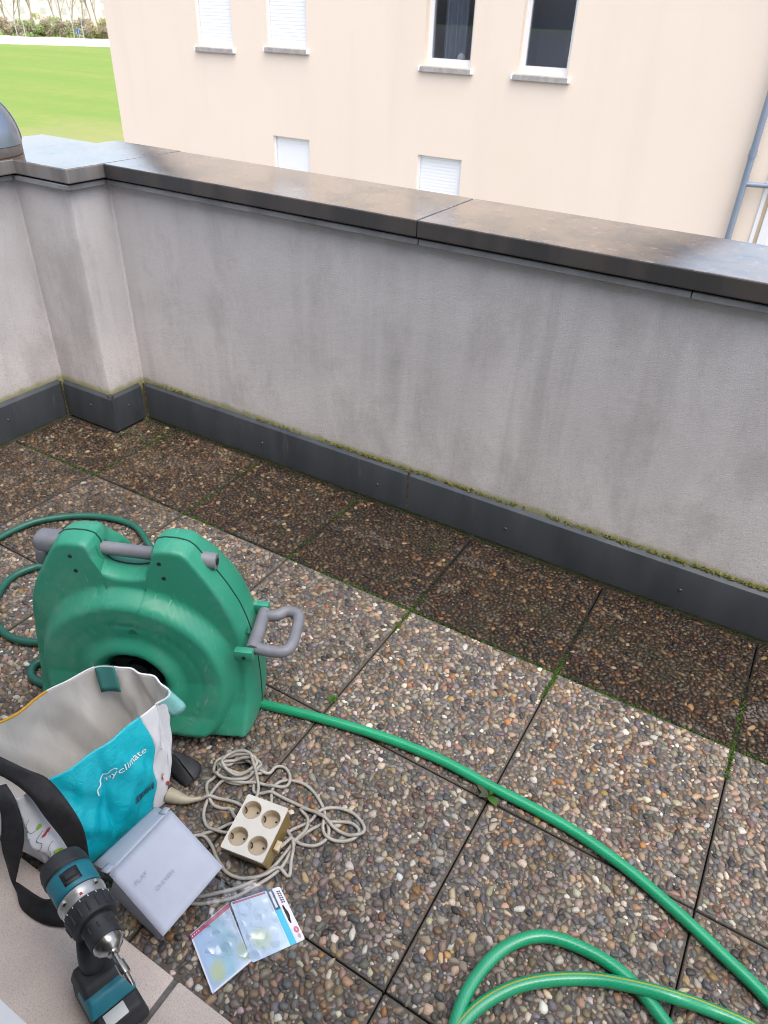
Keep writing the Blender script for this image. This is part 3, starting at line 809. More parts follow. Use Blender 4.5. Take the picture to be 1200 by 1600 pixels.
# moss in the joints
def joint_pts(p0,p1,n_,width,dens):
    p0,p1=np.array(p0),np.array(p1); t=rng.random(n_); t=t[rng.random(n_)<np.clip(dens(t),0,1)]
    p=p0+(p1-p0)*t[:,None]; nrm=np.array([-(p1-p0)[1],(p1-p0)[0]]); nrm=nrm/np.linalg.norm(nrm)
    p=p+nrm*(rng.normal(size=(len(t),1))*width); return np.c_[p,-.006+.006*rng.random(len(t))]
G_=[];D_=[]
G_.append(joint_pts((.05,0),(4.,0),3400,.0035,lambda t:.20+.45*(t>.36)+.25*np.sin(t*31)+.2*np.sin(t*77)))
for i,a in ((5,.9),(6,.9),(4,.5),(7,.8)): G_.append(joint_pts((.5*i,-.12),(.5*i,.10+.12*(i>5)),520,.0045,lambda t,a=a:a*np.clip(1-abs(t-.45)*1.6,0,1)+.1))
for i in (1,2,3): G_.append(joint_pts((.5*i,0),(.5*i,.45),520,.003,lambda t:.35+.3*np.sin(t*9)))
G_.append(np.c_[.42+.13*rng.normal(size=700),.33+.09*rng.normal(size=700),-.003+.003*rng.random(700)])
for i in (3,4,5,6,7): D_.append(joint_pts((.5*i,.03),(.5*i,.30),700,.0055,lambda t:.9-.7*t))
D_.append(joint_pts((.35,.474),(4,.474),2200,.004,lambda t:.8+0*t))  # dark lumps along the skirting foot stand in for the shaded gap
g_=np.concatenate(G_); g_=g_[(g_[:,1]<.475)&~((g_[:,0]<.315)&(g_[:,1]>.28))]; d_=np.concatenate(D_)
V,F=lumps(g_,.0016+.0026*rng.random(len(g_)),5); o=MB().add(V,F).build('joint_moss',m_moss_g,floor,False,org=(2,-.4,0)); tag(o,kind='stuff')
V,F=lumps(d_,.002+.003*rng.random(len(d_)),6,.5); o=MB().add(V,F).build('joint_dirt_gap_shade',m_moss_gap,floor,False,org=(2,-.4,0)); tag(o,kind='stuff')
# ================================================================== OBJECTS
# ---- metal dome on the coping
m_dome=mat('blue_zinc',(.22,.26,.33),.30,.75,c2=(.28,.31,.37),scale=6,rvar=.06)
m_domeb=mat('dome_base',(.17,.15,.14),.35,.3,c2=(.24,.22,.20),scale=20)
do=thing('metal_dome','blue grey metal dome on a short round base on the coping','dome',(-.185,.255,1.1))
MB().lathe([(0,0),(.195,0),(.197,.004),(.197,.034),(.19,.037),(.05,.037)],48).build('base',m_domeb,do)
prof=[(.199,.036),(.199,.044)]+[(.199*math.cos(a),.044+.20*math.sin(a)) for a in np.linspace(0.03,math.pi/2-.001,18)]
MB().lathe(prof,48).build('shell',m_dome,do)
rim=[(.187*math.cos(a),.187*math.sin(a)) for a in np.linspace(0,6.283,48)]
mb=MB()
seam=[(.2005*math.cos(a)*math.cos(.9),.2005*math.cos(a)*math.sin(.9),.044+.2015*math.sin(a)) for a in np.linspace(.02,1.5,20)]
mb.tube(seam,.0018,6); mb.build('seam',m_dome,do)

# ---- hose reel
n=NT('reel_green'); v=n.coord('Object')
c=n.mix(n.ramp(n.noise(v,4,4),[(.3,0),(.7,1)]),(.022,.245,.150),(.032,.290,.180))
c=n.mix(n.math('MULTIPLY',n.mapr(n.noise(v,9,5,.7,.4),.50,.78),.42),c,(.20,.36,.28))
sc1=n.noise(n.coord('Object',(2,40,40)),2,3,.6); sc2=n.noise(n.coord('Object',(30,3,9)),2.4,4,.7,.8)
c=n.mix(n.math('MULTIPLY',n.mapr(sc2,.62,.74),.45),c,(.33,.43,.37))
c=n.mix(n.math('MULTIPLY',n.mapr(n.noise(v,13,5,.7,1.2),.64,.76),.30),c,(.085,.10,.075))
n.color(c); n.set(Roughness=n.mapr(n.noise(v,7,4),.3,.7,.36,.50)); n.bump(n.noise(v,420,2),.06,.001); m_green=n.m
m_grey=mat('handle_grey',(.16,.165,.19),.48,c2=(.21,.215,.235),scale=14,bump=.05,bscale=500)
m_blk=mat('black_plastic',(.012,.012,.013),.45)
m_seamd=mat('seam_dark',(.006,.055,.034),.6)
m_green_d=mat('moulded_mark',(.010,.16,.095),.5)
RU=np.array([-.903,-.43]); RU/=np.linalg.norm(RU); RN=np.array([.43,-.903]); RN/=np.linalg.norm(RN)
rb=np.array([1.892,-.695])+RU*.279-RN*.13
RA=math.atan2(.43,.903)
reel=thing('hose_reel','large green plastic hose reel with grey handles standing on the slabs','hose reel',(rb[0],rb[1],.002),RA)
half=[(0,.012),(.13,.012),(.155,.002),(.275,.002),(.290,.012),(.293,.06),(.294,.14),(.291,.22),(.283,.28),(.273,.335),(.257,.390),(.233,.443),(.203,.495),(.178,.534),(.165,.554),(.150,.566),(.125,.571),(.095,.571),(.076,.565),(.067,.548),(.063,.520),(.058,.498),(.045,.486),(.02,.480),(0,.479)]
outl2=np.array(half+[(-x,z) for x,z in half[::-1][1:-1]])
ZC=.192
# radial resampling of the outline
dense=[]
for i in range(len(outl2)):
    a,b=outl2[i],outl2[(i+1)%len(outl2)]
    for k in range(8): dense.append(a+(b-a)*k/8)
dense=np.array(dense)
for _ in range(3): dense=.25*np.roll(dense,1,0)+.5*dense+.25*np.roll(dense,-1,0)
NT_=len(dense)
def sm(x): x=np.clip(x,0,1); return x*x*(3-2*x)
def dome_prof(r):
    d=.046*sm((.257-r)/.030)**.8
    d=d-.0022*np.exp(-((r-.176)/.0030)**2)
    d=d+.016*sm((.140-r)/.035)-.030*sm((.100-r)/.028)
    return d
def half_thick(x,z,de):
    t=np.interp(z,[0,.03,.10,.20,.30,.45,.60],[.130,.122,.090,.066,.058,.052,.047])
    # sides hollowed towards the feet
    t=t-.010*sm((np.abs(x)-.20)/.08)*sm((z-.03)/.10)*sm((.42-z)/.15)
    rr=np.interp(z,[0,.3,.42,.6],[.024,.022,.013,.011])
    e=np.clip(de/rr,0,1); rnd=np.sqrt(np.clip(1-(1-e)**2,0,1))
    r=np.hypot(x,z-ZC)
    dm=dome_prof(r)*sm(de/.034)*sm((z-.0)/.06)
    # valley between the ears and the drum
    up=sm((z-.44)/.04)*sm((.115-np.abs(np.abs(x)-.118))/.03)
    return t*rnd+dm
S_=np.concatenate([np.linspace(.20,.80,26),np.linspace(.82,.97,10),np.array([.98,.988,.994,.998,1.0])])
rel=dense-np.array([0,ZC])
grid_=np.array([[np.array([0,ZC])+rel[k]*s for k in range(NT_)] for s in S_])   # rings
R0=.072
# innermost ring is the round hub opening
ang_=np.arctan2(rel[:,1],rel[:,0]); circ=np.stack([R0*np.cos(ang_),ZC+R0*np.sin(ang_)],1)
Lb=np.hypot(rel[:,0],rel[:,1])
grid_=np.array([circ+(dense-circ)*((s-.20)/.80) for s in S_])
from_edge=np.zeros(grid_.shape[:2])
for i in range(grid_.shape[0]):
    for k in range(0,NT_):
        q=grid_[i,k]; w_=dense[np.r_[(np.arange(k-14,k+15))%NT_]]
        from_edge[i,k]=np.min(np.hypot(w_[:,0]-q[0],w_[:,1]-q[1]))
from_edge[-1]=0
Hh=half_thick(grid_[...,0],grid_[...,1],from_edge)
def rear_thick(x,z,de):
    t=np.interp(z,[0,.10,.30,.42,.48,.54,.60],[.128,.130,.128,.118,.100,.066,.046])
    rr=np.interp(z,[0,.25,.45,.6],[.030,.05,.055,.016]); e=np.clip(de/rr,0,1)
    return t*(1-(1-e)**2.3)**.5
HR_=rear_thick(grid_[...,0],grid_[...,1],from_edge)
def shell(sign,name):
    X=np.stack([grid_[...,0],sign*((Hh if sign<0 else HR_)+.0008),grid_[...,1]],-1)
    X=np.concatenate([X,X[:,:1]],1)
    if sign>0: X=X[:,::-1]
    mb=MB(); mb.grid(X); return mb.build(name,m_green,reel,True,55)
front=shell(-1,'front_shell'); rear=shell(1,'rear_shell')
MB().tube(np.c_[dense[:,0],np.zeros(NT_),dense[:,1]],.0022,6,closed=True).build('seam',m_seamd,reel)
Mh=Matrix.Rotation(math.pi/2,4,'X'); Mh.translation=Vector((0,0,ZC))
MB().lathe([(.076,.112),(.074,.085),(.07,.072),(.03,.070),(.028,.086),(0,.088)],40,Mh).build('hub_recess',m_blk,front)
def on_front(x,z,lift=0):
    # nearest grid sample of the front shell
    d=(grid_[...,0]-x)**2+(grid_[...,1]-z)**2; i,k=np.unravel_index(np.argmin(d),d.shape)
    return np.array([x,-(Hh[i,k]+lift),z])
for x,z in ((.092,.528),(-.122,.528),(.098,.486),(-.116,.486),(.255,.022),(.06,.030)):
    p=on_front(x,z); MB().cyl(p+np.array([0,.004,0]),p+np.array([0,-.0012,0]),.0055,seg=12).build('screw_hole',m_blk,front)
# moulded arrow marks
for x,z,s in ((.02,.352,.014),):
    p=on_front(x,z,.0010); MB().add([p+np.array([-s,0,-s*.7]),p+np.array([s,0,-s*.7]),p+np.array([s*.4,0,s*.5]),p+np.array([-s*.3,0,s*.6])],[(0,1,2,3)]).build('moulded_mark',m_green_d,front)
for x,z,y in ((.235,.404,.018),(.276,.318,-.024)):
    MB().add([(x+.004,y-.012,z+.001),(x+.004,y+.012,z+.001),(x+.011,y,z-.012)],[(0,1,2)]).build('moulded_mark',m_green_d,rear)
# carrying bar through both ears, crank grip on the left
MB().tube([(.205,0,.510),(.17,0,.512),(-.16,0,.526)],[.0165,.0165,.0165],16).build('carrying_bar',m_grey,reel)
br_=MB(); br_.tube([(.160,0,.513),(.175,0,.512),(.213,0,.510),(.2135,0,.510)],[.0225,.021,.0195,.016],20); st_=br_.build('bar_end',m_grey,reel)
MB().tube([(.2130,0,.510),(.2152,0,.510)],[.009,.009],12).build('bar_hole',m_blk,st_)
cg=MB(); cg.rbox(-.232,-.150,-.024,.030,.500,.552,.018,3); cg.tube([(-.212,-.01,.512),(-.218,-.012,.482),(-.218,-.012,.472)],[.016,.016,.012],12)
cg.build('crank_grip',m_grey,reel)
# folding side grip
sg=MB(); zz=.298
loop=spline([(.298,-.062,zz),(.340,-.066,zz-.004),(.376,-.064,zz-.004),(.392,-.046,zz-.002),(.396,.0,zz),(.393,.052,zz+.002),(.380,.068,zz+.004),(.355,.069,zz+.004),(.335,.052,zz+.004),(.300,.050,zz)],6)
sg.tube(loop,.0150,12)
sg.tube([(.301,-.074,zz),(.301,.066,zz)],.0175,14); sg.build('side_grip',m_grey,reel)
for y in (-.090,.080):
    mb=MB(); mb.rbox(.262,.310,y-.011,y+.011,zz-.017,zz+.018,.006,2); b_=mb.build('grip_bracket',m_green,reel)
    MB().cyl((.288,y-.0115,zz),(.288,y-.013,zz),.005,seg=10).build('screw_hole',m_blk,b_)

# ---- hoses
n=NT('hose_green'); at=n.n('ShaderNodeUVMap')
uvx=n.sep(at.outputs[0])
tc=n.coord('Object')
c=n.mix(n.ramp(n.noise(tc,18,3),[(.3,0),(.7,1)]),(.006,.270,.120),(.010,.325,.150))
wv=n.n('ShaderNodeTexWave'); wv.inputs['Scale'].default_value=1.0; wv.bands_direction='DIAGONAL'
mp=n.n('ShaderNodeMapping'); n.l(at.outputs[0],mp.inputs['Vector']); mp.inputs['Scale'].default_value=(6,55,1); n.l(mp.outputs[0],wv.inputs['Vector'])
c=n.mix(n.math('MULTIPLY',wv.outputs['Fac'],.25),c,(.05,.40,.22))
c=n.mix(n.mapr(n.math('ABSOLUTE',n.math('SUBTRACT',uvx[0],.5)),.022,.014),c,(.42,.36,.03))
n.color(c); n.set(Roughness=.28); n.b.inputs['Coat Weight'].default_value=.3; n.bump(wv.outputs['Fac'],.12,.0008); m_hose=n.m
m_hose_d=mat('hose_dark_green',(.012,.105,.075),.42,c2=(.016,.13,.095),scale=12)
def hose(name,paths,r,m,label,cat,twist=0.,seg=18,step=.012):
    mb=MB(); uvs=[]
    for pth in paths:
        p=resample(spline(pth,14),step); v,f=tube_geo(p,r,seg,True); b0=mb.n
        mb.add(v,f); uvs.append((b0,len(p)))
    o=mb.build(name,m,None,True,60)
    uv=o.data.uv_layers.new(name='UVMap'); vi=np.zeros(len(o.data.loops),np.int32); o.data.loops.foreach_get('vertex_index',vi)
    U=np.zeros((len(vi),2),np.float32)
    start=np.zeros(len(vi),int)
    for b0,_n in uvs: start[vi>=b0]=b0
    loc=vi-start; U[:,0]=(loc%seg)/seg; U[:,1]=(loc//seg)*step
    # close the wrap
    ls=np.zeros(len(o.data.polygons),np.int32); o.data.polygons.foreach_get('loop_start',ls); lt=np.zeros(len(ls),np.int32); o.data.polygons.foreach_get('loop_total',lt)
    for a,t in zip(ls,lt):
        if t==4:
            u=U[a:a+4,0]
            if u.max()-u.min()>.5: U[a:a+4,0]=np.where(u<.3,u+1,u)
    U[:,0]=(U[:,0]+twist)
    uv.data.foreach_set('uv',U.reshape(-1))
    tag(o,label,cat); return o
HR=.0132
def fl(pts,z=HR+.002): return [P(a,b,z if len(q)==0 else q[0]) for a,b,*q in pts]
hose('garden_hose',[fl([(372,1085,.03),(412,1100),(500,1122),(600,1152),(690,1188),(765,1228),(835,1264),(900,1301),(980,1358),(1050,1418),(1130,1493),(1200,1562),(1290,1668),(1340,1790),(1270,1860),(1160,1780),(1082,1660),(1035,1592),(985,1532),(925,1489),(850,1463),(790,1480),(745,1525),(717,1580),(708,1640),(740,1668),(700,1640),(735,1585),(790,1548),(850,1532),(925,1530),(1000,1543,.030),(1060,1560,.036),(1110,1578),(1180,1610),(1300,1690)])],HR,m_hose,
     'bright green garden hose with yellow stripe snaking from the reel across the slabs','hose',twist=.30)
hose('supply_hose',[fl([(262,900),(232,850),(205,819),(140,806),(60,814),(0,840),(-50,875),(-90,940),(-140,1000)]),fl([(130,890),(75,884),(40,891),(12,908),(-8,940),(-6,972),(12,993),(40,1002),(75,1004),(140,1004)]),fl([(120,1030),(68,1032),(50,1044),(52,1060),(75,1070),(110,1073),(190,1085)])],.0115,m_hose_d,
     'dark green supply hose looping on the slabs behind the green reel','hose',seg=14)

# ---- shopping bag
m_turq=NT('bag_turquoise'); v=m_turq.coord('Object')
wr=m_turq.noise(v,26,5,.65,.8)
m_turq.color(m_turq.mix(m_turq.ramp(wr,[(.3,0),(.7,1)]),(.0,.42,.53),(.005,.52,.62)))
m_turq.set(Roughness=.32); m_turq.bump(m_turq.math('ADD',wr,m_turq.math('MULTIPLY',m_turq.noise(m_turq.coord('Object',(1,1,3)),45,4,.7,.6),.6)),.55,.006); m_turq=m_turq.m
m_bwhite=mat('bag_white',(.72,.73,.76),.38,c2=(.66,.67,.71),scale=20,bump=.35,bscale=30,bdist=.004)
n=NT('bag_lining'); v=n.coord('Object'); wr=n.noise(n.coord('Object',(1,2.4,.8)),8,3,.5,.8)
n.color(n.mix(n.ramp(wr,[(.3,0),(.7,1)]),(.58,.56,.53),(.65,.635,.61))); n.set(Roughness=.55); n.bump(n.math('ADD',wr,n.math('MULTIPLY',n.noise(v,24,3,.5,.4),.2)),.28,.010); m_lin=n.m
m_web=mat('black_webbing',(.012,.012,.014),.75,c2=(.020,.020,.023),scale=60,bump=.3,bscale=600,bdist=.001)
m_mint=mat('mint_binding',(.20,.50,.49),.6,c2=(.25,.55,.53),scale=60,bump=.3,bscale=500,bdist=.001)
m_teal_patch=mat('teal_patch',(.035,.17,.155),.7,bump=.2,bscale=500,bdist=.001)
m_yel=mat('yellow_piping',(.50,.27,.02),.6)
BO=np.array([1.70,-1.03,0.])
bag=thing('shopping_bag','white and turquoise woven shopping bag with grey lining, open against the reel','shopping bag',tuple(BO))
A1=np.array([1.728,-1.188,.262]); A0=np.array([1.800,-1.180,.004])
B1=np.array([1.790,-.862,.268]); B0=np.array([1.836,-.930,.004])
C1=np.array([1.672,-.862,.325]); C0=np.array([1.690,-.915,.004])
D1=np.array([1.500,-1.205,.285]); D0=np.array([1.585,-1.190,.004])
RIM=[[A1,P(135,1183,.262),B1],[B1,P(264,1086,.284),P(243,1060,.306),C1],[C1,P(150,1043,.322),P(110,1060,.312),P(50,1096,.297),P(0,1130,.287),D1],[D1,P(-60,1205,.277),P(-15,1240,.268),A1]]
BOT=[[A0,(A0+B0)/2,B0],[B0,(B0+C0)/2+np.array([.01,.012,0]),C0],[C0,(C0+D0)/2+np.array([-.02,.01,0]),D0],[D0,(D0+A0)/2,A0]]
def dense_loop(segs,m=40):
    out=[]
    for sg_ in segs:
        q=resample(spline(sg_,16),.0015); idx=np.linspace(0,len(q)-1,m+1)[:-1]
        out.append(np.stack([np.interp(idx,np.arange(len(q)),q[:,k]) for k in range(3)],1))
    L=np.concatenate(out)
    for _ in range(3): L=.25*np.roll(L,1,0)+.5*L+.25*np.roll(L,-1,0)
    return L
LR,LB=dense_loop(RIM),dense_loop(BOT); NL=len(LR); CB=LB.mean(0)
def loft(g,t):
    g=np.asarray(g,float)%4; t=np.asarray(t,float); x=g/4*NL; i=np.floor(x).astype(int)%NL; f=(x-np.floor(x))[...,None]
    r_=LR[i]*(1-f)+LR[(i+1)%NL]*f; b_=LB[i]*(1-f)+LB[(i+1)%NL]*f; tt=t[...,None]
    out=(r_+b_)/2-np.array([CB[0],CB[1],0]); out[...,2]=0; out/=np.linalg.norm(out,axis=-1)[...,None]+1e-9
    p=b_*(1-tt)+r_*tt
    e=np.sin(math.pi*np.clip(t,0,1))
    d=.012*e+e*(.0075*np.sin(g*7.3+t*3.0)+.0060*np.sin(g*15.1-t*6.5)+np.where(g<1.0,1.0,.35)*(.0042*np.sin(g*27+t*13)+.0025*np.sin(g*44-t*19)))+.0035*t*np.sin(g*21+1)
    d=d-.008*np.exp(-((g-.47-.05*t)/.022)**2)*e
    fold=np.sin((g*3.1+t*2.2)*2.4); d=d+.004*e*np.abs(fold)
    p=p+out*d[...,None]; return p
Ff=lambda s,t:loft(np.asarray(s,float),t)
Fr=lambda s,t:loft(1+np.asarray(s,float),t)
Fb=lambda s,t:loft(2+np.asarray(s,float),t)
Fl=lambda s,t:loft(3+np.asarray(s,float)*.9999,t)
def panel_mesh(f,s0,s1,t0,t1,ns,nt,name,mats,thick=True):
    S,T=np.meshgrid(np.linspace(s0,s1,ns),np.linspace(t0,t1,nt)); mb=MB(); mb.grid(f(S,T))
    o=mb.build(name,mats,bag,True,70,BO)
    if thick:
        md=o.modifiers.new('cloth','SOLIDIFY'); md.thickness=.0018; md.offset=-1
        if len(mats)>1: md.material_offset=1; md.material_offset_rim=0
    return o
panel_mesh(Ff,.20,.86,0,1,60,44,'front_panel',[m_turq,m_lin])
panel_mesh(Ff,.86,1,0,1,10,44,'front_edge',[m_bwhite,m_lin]); panel_mesh(Ff,0,.20,0,1,16,44,'front_corner',[m_bwhite,m_lin])
panel_mesh(Fl,0,1,0,1,44,36,'left_panel',[m_bwhite,m_lin]); panel_mesh(lambda s,t:loft(1+2*np.asarray(s,float),t),0,1,0,1,130,44,'back_panel',[m_bwhite,m_lin])
mb=MB(); mb.add([A0,B0,C0,D0],[(0,1,2,3)]); mb.add([A0+[0,0,.002],B0+[0,0,.002],C0+[0,0,.002],D0+[0,0,.002]],[(0,1,2,3)]); mb.build('base_panel',m_lin,bag,False,org=BO)
# rim piping
s_=np.linspace(0,1,60); rimp=Fb(s_,np.ones(60)*.998)
MB().tube(rimp[24:],.0032,8).build('yellow_piping',m_yel,bag,org=BO)
MB().tube(Fb(s_[:25],np.ones(25)),.0024,8).build('white_piping',m_bwhite,bag,org=BO)
rim_r=Fr(np.linspace(0,1,24),np.ones(24)); MB().tube(rim_r,.0026,8).build('white_piping',m_bwhite,bag,org=BO)
# bindings (folded tape over the rim)
def tape(edge_pts,inner,outer,name,m,parent=bag):
    """ribbon folded over a rim: list of rim points, drop inside and outside vectors"""
    e=np.asarray(edge_pts); rows=[]
    for k in np.linspace(1,0,6): rows.append(e+np.asarray(inner)*k+np.array([0,0,.002])*(1-k))
    for k in np.linspace(.12,1,6): rows.append(e+np.asarray(outer)*k+np.array([0,0,.002]))
    mb=MB(); mb.grid(np.array(rows)); o=mb.build(name,m,parent,True,80,BO); md=o.modifiers.new('t','SOLIDIFY'); md.thickness=.0016; return o
tape(Fb(np.linspace(.0,.13,6),np.ones(6)),(.026,-.016,-.055),(-.012,.012,-.02),'teal_patch',m_teal_patch)
tape(Fr(np.linspace(.02,.26,6),np.ones(6)),(-.006,-.010,-.03),(.022,.020,-.055),'mint_binding',m_mint)
tape(Fl(np.linspace(.45,.93,6),np.ones(6)),(-.004,.016,-.03),(.002,-.008,-.03),'mint_binding',m_mint)
# webbing straps
def ribbon(L,Rr,name,sub=6,parent=bag,m=None,th=.0018,org=BO):
    a=spline(L,sub); b=spline(Rr,sub); rows=[a+(b-a)*k+np.array([0,0,.003])*math.sin(math.pi*k) for k in np.linspace(0,1,5)]
    mb=MB(); mb.grid(np.array(rows)); o=mb.build(name,m or m_web,parent,True,80,org); md=o.modifiers.new('t','SOLIDIFY'); md.thickness=th; md.offset=1; return o
ribbon([P(-60,1190,.31),P(0,1211,.300),P(42,1240,.284),P(70,1275,.235),P(105,1322,.13),P(122,1372,.035)],
       [P(-30,1168,.32),P(38,1200,.315),P(80,1221,.285),P(126,1284,.22),P(139,1336,.11),P(142,1380,.03)],'strap')
ribbon([P(-30,1240,.29),P(0,1264,.275),P(2,1321,.20),P(12,1354,.10),P(19,1378,.055),P(27,1394,.040),P(36,1421,.026),P(70,1444,.025),P(112,1449,.026)],
       [P(10,1225,.30),P(27,1255,.282),P(38,1305,.20),P(29,1357,.11),P(25,1378,.052),P(30,1380,.055),P(68,1404,.060),P(90,1400,.058),P(115,1392,.055)],'strap')
# prints on the bag
def printed(f,v,fc,s0,t0,ws,ht,rot,name,m,parent,lift=.0016,sgn=1):
    """v: flat xy outline in metres, laid on panel f at (s0,t0)"""
    v=np.asarray(v,float); c_,s__=math.cos(rot),math.sin(rot)
    x=v[:,0]*c_-v[:,1]*s__; y=v[:,0]*s__+v[:,1]*c_
    S=s0+x/ws; T=t0+y/ht; p=f(S,T); e=1e-3
    nr=np.cross(f(S+e,T)-p,f(S,T+e)-p); nr/=np.linalg.norm(nr,axis=1)[:,None]
    mb=MB(); mb.add(p+nr*lift*sgn,fc); return mb.build(name,m,parent,False,org=BO)
m_pw=mat('print_white',(.80,.82,.84),.5); m_pb=mat('print_dark',(.03,.03,.05),.6); m_po=mat('print_orange',(.65,.30,.02),.6); m_pr=mat('print_red',(.48,.03,.05),.6)
m_pg=mat('print_green',(.28,.45,.03),.6); m_pt=mat('print_blue',(.06,.36,.45),.6); m_pk=mat('print_darkgreen',(.05,.16,.08),.6)
def disc(rx,ry,n_=16,w=0,k=0): 
    a=np.linspace(0,6.283,n_,endpoint=False); q=1+w*np.sin(3*a+k)
    return np.stack([rx*q*np.cos(a),ry*q*np.sin(a)],1),[tuple(range(n_))]
def stroke(pts,w):
    p=resample(spline(pts,8),.002); d=np.gradient(p,axis=0); nn=np.stack([-d[:,1],d[:,0]],1); nn/=np.linalg.norm(nn,axis=1)[:,None]
    v=np.concatenate([p+nn*w/2,p-nn*w/2]); m_=len(p); return v,[(i,i+1,m_+i+1,m_+i) for i in range(m_-1)]
WF,HF=.30,.262
tv,tfc=text_geo('myclimate',.0225); tv=tv-np.array([0,tv[:,1].min(),0])
# subdivide long glyph faces by using the text as is (panel is gently curved)
printed(Ff,tv[:,:2],tfc,.50,.66,WF,HF,.03,'lettering',m_pw,bag,.0040)
printed(Ff,*stroke([(-.009,-.010),(-.008,.003),(.000,.009),(.003,.018),(.013,.023),(.022,.019),(.027,.023),(.036,.020),(.039,.014)],.0022),.462,.680,WF,HF,.03,'emblem',m_pw,bag,.0038)
bx=MB(); 
for i in range(16):
    w_=.0012+.0014*((i*7)%3)/2
    x_=i*.0034; v_=np.array([(x_,0),(x_+w_,0),(x_+w_,.020-.004*(i%2)),(x_,.020-.004*(i%2))])
    bx.add(np.c_[v_,np.zeros(4)],[(0,1,2,3)])
printed(Ff,np.concatenate(bx.v)[:,:2],bx.f,.665,.26,WF,HF,.10,'barcode',m_pb,bag,.0036)
for s0,t0,rx,ry,mm_ in ((.935,.70,.0045,.006,m_po),(.915,.60,.002,.0035,m_pr),(.925,.30,.003,.007,m_pr),(.935,.33,.004,.004,m_po),(.965,.21,.004,.007,m_pr)):
    printed(Ff,*disc(rx,ry),s0,t0,WF,HF,.3,'printed_fruit',mm_,bag,.0036)
WL,HL=.20,.27
Fd=lambda s,t:loft(3.62+np.asarray(s,float)*.56,t)
for s0,t0,rx,ry,rot,mm_ in ((.60,.42,.016,.008,.1,m_pt),(.67,.64,.005,.004,.6,m_pt),(.84,.38,.010,.009,0,m_pg),(.76,.31,.006,.007,0,m_pg),(.66,.33,.005,.006,.6,m_pk),(.77,.17,.004,.010,.3,m_pg),(.55,.26,.005,.003,-.4,m_pk),
      (.80,.60,.005,.003,.5,m_pr),(.835,.61,.005,.003,.5,m_pr),(.94,.53,.006,.004,-.3,m_pk),(.80,.70,.006,.004,.8,m_pg)):
    printed(Fd,*disc(rx,ry,16,.14,s0*40),s0,t0,WL,HL,rot,'printed_doodle',mm_,bag,.0022)
for s0,t0,pts in ((.50,.52,[(0,0),(.02,.004),(.036,-.006),(.05,.006),(.048,.024),(.062,.034)]),(.60,.36,[(0,0),(.02,.002),(.034,.014),(.036,.03),(.05,.04)]),(.56,.68,[(0,0),(.012,.006),(.026,.006)]),(.74,.80,[(0,0),(-.010,-.012),(-.004,-.028),(.012,-.030)])):
    printed(Fd,*stroke(pts,.0009),s0,t0,WL,HL,0,'printed_line',m_pb,bag,.0022)
for i in range(6): printed(Fd,*stroke([(0,0),(.002,.004),(.001,.009)],.0012),.56+.022*i,.70,WL,HL,-.3,'printed_line',m_pk,bag,.0022)

# ---- white cardboard box with its lid popped up
n=NT('white_card'); v=n.coord('Object')
n.color(n.mix(n.ramp(n.noise(v,9,4,.6),[(.3,0),(.7,1)]),(.41,.44,.53),(.47,.50,.59))); n.set(Roughness=.6); n.bump(n.noise(v,30,4,.6),.25,.003); m_card=n.m
XO=np.array([1.98,-1.085,0.])
box=thing('cardboard_box','white cardboard box with faint pencil writing and its lid popped up','box',tuple(XO))
lt=np.array([P(266.5,1265.7,.100),P(348,1354.6,.068),P(254.6,1463.7,.068),P(170,1366.5,.100)])    # lid: far, right, near, left
fl0=np.array([P(241,1261.5,.062),P(146,1350,.062)])                                           # lower edge of the tuck flap
cen=lt.mean(0)
bot=np.array([[1.900,-.985,.003],[2.062,-1.012,.003],[2.052,-1.166,.003],[1.893,-1.152,.003]])
tw=lt*.93+cen*.07; tw[:,2]=[.086,.060,.060,.086]
mb=MB(); mb.add(np.concatenate([bot,tw]),[(0,1,2,3),(0,4,5,1),(1,5,6,2),(2,6,7,3),(3,7,4,0)]); bo_=mb.build('box_body',m_card,box,True,30,XO)
def sheet(pts,name,m,parent,org,th=.0022,nu=12,cv=0.):
    p=np.asarray(pts,float); S,T=np.meshgrid(np.linspace(0,1,nu),np.linspace(0,1,nu)); S=S[...,None];T=T[...,None]
    g=(1-T)*((1-S)*p[0]+S*p[1])+T*((1-S)*p[3]+S*p[2]); nr=np.cross(p[1]-p[0],p[3]-p[0]); nr/=np.linalg.norm(nr)
    if nr[2]<0: nr=-nr
    g=g+nr*cv*np.sin(math.pi*S)*np.sin(math.pi*T); mb=MB(); mb.grid(g); o=mb.build(name,m,parent,True,60,org)
    md=o.modifiers.new('t','SOLIDIFY'); md.thickness=th; md.offset=0; return o
lid=sheet(lt,'lid',m_card,box,XO,.0030,12,.003)
sheet([lt[0]+(lt[3]-lt[0])*.02,lt[3]+(lt[0]-lt[3])*.02,fl0[1],fl0[0]],'tuck_flap',m_card,lid,XO,.0025,8,.004)
for a,b,e in ((lt[0],fl0[0],lt[3]),(lt[3],fl0[1],lt[0])):
    d=(e-a)/np.linalg.norm(e-a); q0=a+(b-a)*.05; q1=a+(b-a)*.40
    sheet([q0-d*.001,q0+d*.016,q1+d*.016,q1-d*.004]+np.array([0,0,.0035]),'flap_ear',m_card,lid,XO,.002,4)
m_pencil=mat('pencil',(.33,.35,.43),.7)
def on_lid(uv,lift=.0036):
    u,w=uv[:,:1],uv[:,1:2]; p=(1-w)*((1-u)*lt[3]+u*lt[0])+w*((1-u)*lt[2]+u*lt[1]); nr=np.cross(lt[2]-lt[3],lt[0]-lt[3]); nr/=np.linalg.norm(nr)
    return p+nr*(lift+.003*np.sin(math.pi*u)*np.sin(math.pi*w))
